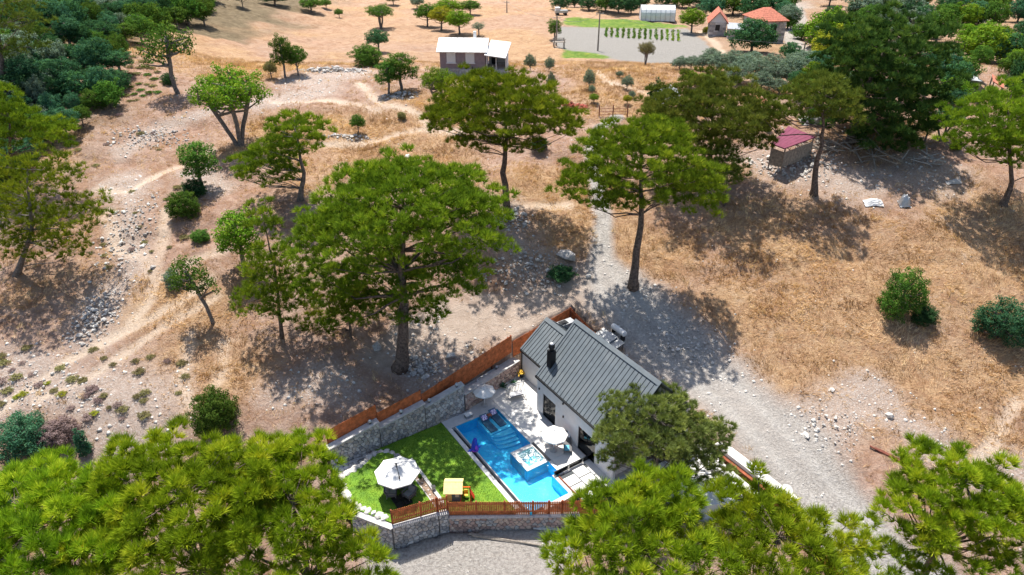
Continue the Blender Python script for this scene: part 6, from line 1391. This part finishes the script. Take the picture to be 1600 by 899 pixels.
heap('grey stone pile at the foot of the largest pine', 655, 575, 90, 1.8, 1.2, 0.34, SW, 5)
heap('stony mound under the pair of trees in front of the cottage', 625, 152, 70, 2.4, 1.4, 0.34, SW, 6)
heap('bank of grey stones in the long shadow on the left slope', 148, 500, 130, 2.0, 3.2, 0.28, SW, 7)
heap('strip of pale stones beside the hillside path', 200, 365, 140, 2.6, 5.5, 0.26, SW, 8, hgt=0.25)
heap('line of pale stones above the two stemmed tree', 235, 215, 130, 5.5, 2.6, 0.28, SW, 9, hgt=0.3)
heap('white rocks on the golden slope above the gravel road', 1300, 672, 45, 2.6, 2.2, 0.2, SW, 10)
heap('heap of pale stones in the far upper right field', 1535, 34, 60, 4.0, 2.6, 0.55, SW, 11)
heap('white rubble around the shed and lanky pine', 1240, 258, 150, 5.0, 2.4, 0.34, SW, 12)
heap('stones along the left side of the gravel road in pine shade', 1075, 545, 120, 3.6, 3.0, 0.22, SW, 13, hgt=0.3)
heap('pale stones at the foot of the front fence', 700, 822, 40, 1.3, 0.4, 0.22, SW, 14, hgt=0.2)
heap('line of stones below the tiny lone tree', 535, 213, 60, 3.6, 0.6, 0.3, SW, 15, hgt=0.2)
heap('scattered stones beside the lower left shrubs', 60, 605, 90, 5.0, 2.6, 0.2, SW, 16, hgt=0.1)
for px, py, s_, lb in ((885, 398, 0.85, 'large grey boulder in the shade beside the track'), (590, 545, 0.6, 'grey boulder in the shade left of the largest pine'), (636, 243, 0.4, 'lone white boulder behind the largest pine'), (920, 430, 0.35, 'white rock at the edge of the gravel track'), (1260, 680, 0.35, 'white rock on the road edge'), (1390, 650, 0.4, 'pale flat rock on the golden slope'), (1300, 610, 0.3, 'white rock below the green tree like bush'), (705, 558, 0.5, 'white flat stone beside the fence corner'), (240, 420, 0.3, 'dark small rock on the hillside path')):
    p = GG(px, py); o = MB().rock((0, 0, s_ * 0.25), s_, 0.65, random.Random(int(px))).build('boulder', M['stone' if 'grey' in lb or 'dark' in lb else 'stone_white'], None, p); tag(o, lb, 'rock')
M['sheet'] = plain('white_tarpaulin', (0.70, 0.70, 0.69), 0.7, 0.1, 2.5)
def draped(label, px, py, rx, ry, h, mat, seed, name='tarpaulin', cat='tarpaulin'):
    p = GG(px, py); vs, fs = [], []; n = 12
    for i in range(n + 1):
        for j in range(n + 1):
            x, y = (i / n * 2 - 1) * rx, (j / n * 2 - 1) * ry; d = min(1, (abs(x / rx) ** 2.5 + abs(y / ry) ** 2.5))
            z = h * (1 - d) * (0.75 + 0.5 * float(vnoise(i * 0.7 + seed, j * 0.7, seed))) + gz(p.x + x, p.y + y) - p.z + 0.05 + 0.12 * float(vnoise(i * 1.7, j * 1.7, seed + 3)); vs.append((x, y, z))
    for i in range(n):
        for j in range(n): a = i * (n + 1) + j; fs.append((a, a + 1, a + n + 2, a + n + 1))
    o = MB().add(vs, fs).build(name, M[mat], None, p); tag(o, label, cat)
draped('white sheeted mound beside the dark pointed conifer', 1042, 156, 1.9, 1.2, 1.7, 'sheet', 3, 'covered_mound', 'covered mound')
draped('crumpled white sheet lying on the golden slope edge', 1364, 320, 1.0, 0.45, 0.35, 'sheet', 5); draped('blue grey crumpled tarpaulin heap in the pine shade', 1413, 318, 0.6, 0.5, 1.1, 'grey_metal', 7)
draped('small white sheet among the junk near the right pine', 1490, 285, 0.8, 0.3, 0.2, 'concrete', 9); draped('pale sheets over the junk under the tallest dark pine', 1270, 196, 1.6, 0.9, 1.2, 'concrete', 11)
# timber heaps: crossing poles under the big dark pine
def poles(label, px, py, n, L, spread, mat, seed, up=0.5, name='timber_heap', cat='timber heap', rz=None):
    c = GG(px, py); rg_ = random.Random(seed); root = empty(name, c, 0, label, cat)
    for i in range(n):
        x, y = rg_.uniform(-spread, spread), rg_.uniform(-spread * 0.5, spread * 0.5); a = rg_.uniform(0, 3.14) if rz is None else rz + rg_.uniform(-0.06, 0.06); l = L * rg_.uniform(0.6, 1.1)
        dx, dy = math.cos(a) * l / 2, math.sin(a) * l / 2; z = rg_.uniform(0.08, up)
        z0 = gz(c.x + x - dx, c.y + y - dy) - c.z; z1 = gz(c.x + x + dx, c.y + y + dy) - c.z
        MB().tube([(x - dx, y - dy, z0 + z), (x + dx, y + dy, z1 + z + rg_.uniform(-0.1, up * 0.5))], [0.08, 0.05], 6).build('pole', M[mat], root)
poles('tangled heap of weathered timber under the tallest dark pine', 1325, 240, 46, 3.2, 4.0, 'timber', 1, 1.0); poles('bundle of pale poles leaning by the purple shed', 1255, 245, 14, 2.4, 1.6, 'timber', 2, 0.8)
poles('pale dead branches behind the tallest dark pine', 1440, 255, 14, 2.4, 1.8, 'stone', 3, 0.8, 'dead_branches', 'branch pile')
poles('bundle of rusty rods on the slope above the bottom right pine', 1395, 716, 5, 3.2, 0.15, 'rust', 4, 0.16, 'iron_rods', 'rods', R(-28)); poles('two thin wooden poles lying on the gravel yard', 792, 846, 2, 5.2, 0.12, 'timber', 5, 0.1, 'wooden_poles', 'poles', R(-12))
poles('few planks lying under the front fence', 860, 832, 5, 1.6, 0.7, 'concrete', 6, 0.12, 'planks', 'planks', R(-8))
lw = empty('low_wall', GG(1195, 120), R(-6), 'low concrete wall along the lower edge of the olive grove', 'wall'); MB().b2(0, 11, 0, 0.35, -1, 0.8).build('wall_body', M['concrete'], lw); MB().b2(-0.05, 11.05, -0.05, 0.4, 0.802, 0.9).build('wall_cap', M['concrete'], lw)
vt = empty('trailer', GG(868, 26), R(8), 'small parked farm trailer at the top of the dry field', 'trailer')
MB().b2(0, 3.2, 0, 1.6, 0.6, 1.2).build('bed', M['grey_metal'], vt); MB().b2(0.1, 1.2, 0.1, 1.5, 1.202, 1.9).build('cab', M['canvas'], vt)
for x in (0.6, 2.6):
    for y in (-0.05, 1.65): MB().tube([(x, y - 0.1, 0.35), (x, y + 0.1, 0.35)], 0.36, 12).build('wheel', M['black'], vt)

# ------------------------------------------------------------------ dry grass, straw and loose stones over the slope
def scatter(n, x0, x1, y0, y1, dens, rg_):
    x = rg_.uniform(x0, x1, n); y = rg_.uniform(y0, y1, n)
    wedge = np.abs(x) < (y * 0.70 + 26 * 0.72 + 8)
    u, v = to_uv(x, y); ok = wedge & (poly_sd(u, v, PLOT) > 0.35) & (rg_.random(n) < dens(x, y))
    return x[ok], y[ok]
rg_ = np.random.default_rng(5)
def d_grass(x, y):
    g = samp(gold, x, y); open_ = (1 - samp(gravel, x, y)) * (1 - samp(path, x, y) * 0.9) * (1 - samp(rocky, x, y) * 0.75) * (1 - samp(graded, x, y)) * (1 - samp(field, x, y)) * (1 - samp(green, x, y))
    return np.clip((0.17 + g * 0.95) * open_ * (0.3 + 0.9 * sst(0.3, 0.7, fbm(x / 2.0, y / 2.0, 51, 3))), 0, 1)
gxs, gys = scatter(300000, -75, 75, 24, 122, d_grass, rg_)
n = len(gxs); nb = 4
cen = np.column_stack([gxs, gys, gza(gxs, gys) - 0.03]); cen = np.repeat(cen, nb, 0); cen[:, :2] += rg_.normal(size=(n * nb, 2)) * 0.09
# lodged straw: blades lean together in patches
ang = fbm(gxs / 5, gys / 5, 61, 2) * 12; lean = np.repeat(np.column_stack([np.cos(ang), np.sin(ang), np.zeros(n)]), nb, 0)
D = unit(lean * 0.9 + rdir(n * nb, rg_) * 0.7 + np.array([0, 0, 0.75]))
T = np.clip(np.repeat(fbm(gxs / 3, gys / 3, 71, 3) * 0.9 - 0.1 + rg_.random(n) * 0.25, nb) + rg_.random(n * nb) * 0.2, 0, 1)
v_, f_, t_ = spikes(cen, D, 0.26 + 0.30 * rg_.random(n * nb), 0.05, T, rg_)
tag(link('dry_grass', np_mesh('dry_grass', v_, f_, {'tone': ('FACE', t_)}), M['straw']), 'bleached dry grass lying over the whole slope', 'dry grass', kind='stuff')
# taller standing clumps, brown and straw coloured
cx_, cy_ = scatter(42000, -75, 75, 24, 118, lambda x, y: np.clip(d_grass(x, y) * 0.75 * sst(0.45, 0.62, fbm(x / 4, y / 4, 91, 3)), 0, 1), rg_); n = len(cx_); nb = 13
cen = np.repeat(np.column_stack([cx_, cy_, gza(cx_, cy_) - 0.04]), nb, 0); cen[:, :2] += rg_.normal(size=(n * nb, 2)) * 0.16
ang = fbm(cx_ / 5, cy_ / 5, 61, 2) * 12; lean = np.repeat(np.column_stack([np.cos(ang), np.sin(ang), np.zeros(n)]), nb, 0)
D = unit(lean * 0.5 + rdir(n * nb, rg_) * 0.6 + np.array([0, 0, 0.9])); T = np.clip(np.repeat(rg_.random(n) ** 1.6 * 0.85, nb) + rg_.random(n * nb) * 0.15, 0, 1)
v_, f_, t_ = spikes(cen, D, 0.35 + 0.35 * rg_.random(n * nb), 0.05, T, rg_)
tag(link('dry_grass_clumps', np_mesh('dry_grass_clumps', v_, f_, {'tone': ('FACE', t_)}), M['straw']), 'taller brown clumps of dry grass on the golden slope', 'dry grass', kind='stuff')
def d_rock(x, y): return np.clip(0.05 + samp(rocky, x, y) * 0.8 + samp(gravel, x, y) * 0.22 + samp(graded, x, y) * 0.3, 0, 1) * (1 - samp(field, x, y)) * (0.35 + 0.65 * vnoise(x / 1.5, y / 1.5, 81))
rxs, rys = scatter(60000, -75, 75, 24, 118, d_rock, rg_); n = len(rxs)
oct_v = np.array([(1, 0, 0), (-0.9, 0.2, 0), (0.1, 1, 0), (0, -1, 0.1), (0.1, 0, 0.8), (0, 0, -0.6)]); oct_f = np.array([(0, 2, 4), (2, 1, 4), (1, 3, 4), (3, 0, 4), (2, 0, 5), (1, 2, 5), (3, 1, 5), (0, 3, 5)])
s_ = (0.035 + 0.16 * rg_.random(n) ** 3.0) * (1 + 0.5 * samp(rocky, rxs, rys)); an = rg_.random(n) * 6.28
V = oct_v[None] * (0.7 + 0.6 * rg_.random((n, 6, 1))) * s_[:, None, None]; ca, sa = np.cos(an)[:, None], np.sin(an)[:, None]
V = np.stack([V[:, :, 0] * ca - V[:, :, 1] * sa, V[:, :, 0] * sa + V[:, :, 1] * ca, V[:, :, 2]], 2) + np.column_stack([rxs, rys, gza(rxs, rys) - s_ * 0.2])[:, None]
Fc = (oct_f[None] + (np.arange(n) * 6)[:, None, None]).reshape(-1, 3)
tag(link('loose_stones', np_mesh('loose_stones', V.reshape(-1, 3), Fc), M['stone_white']), 'small loose limestone fragments over the slope and road', 'stones', kind='stuff')
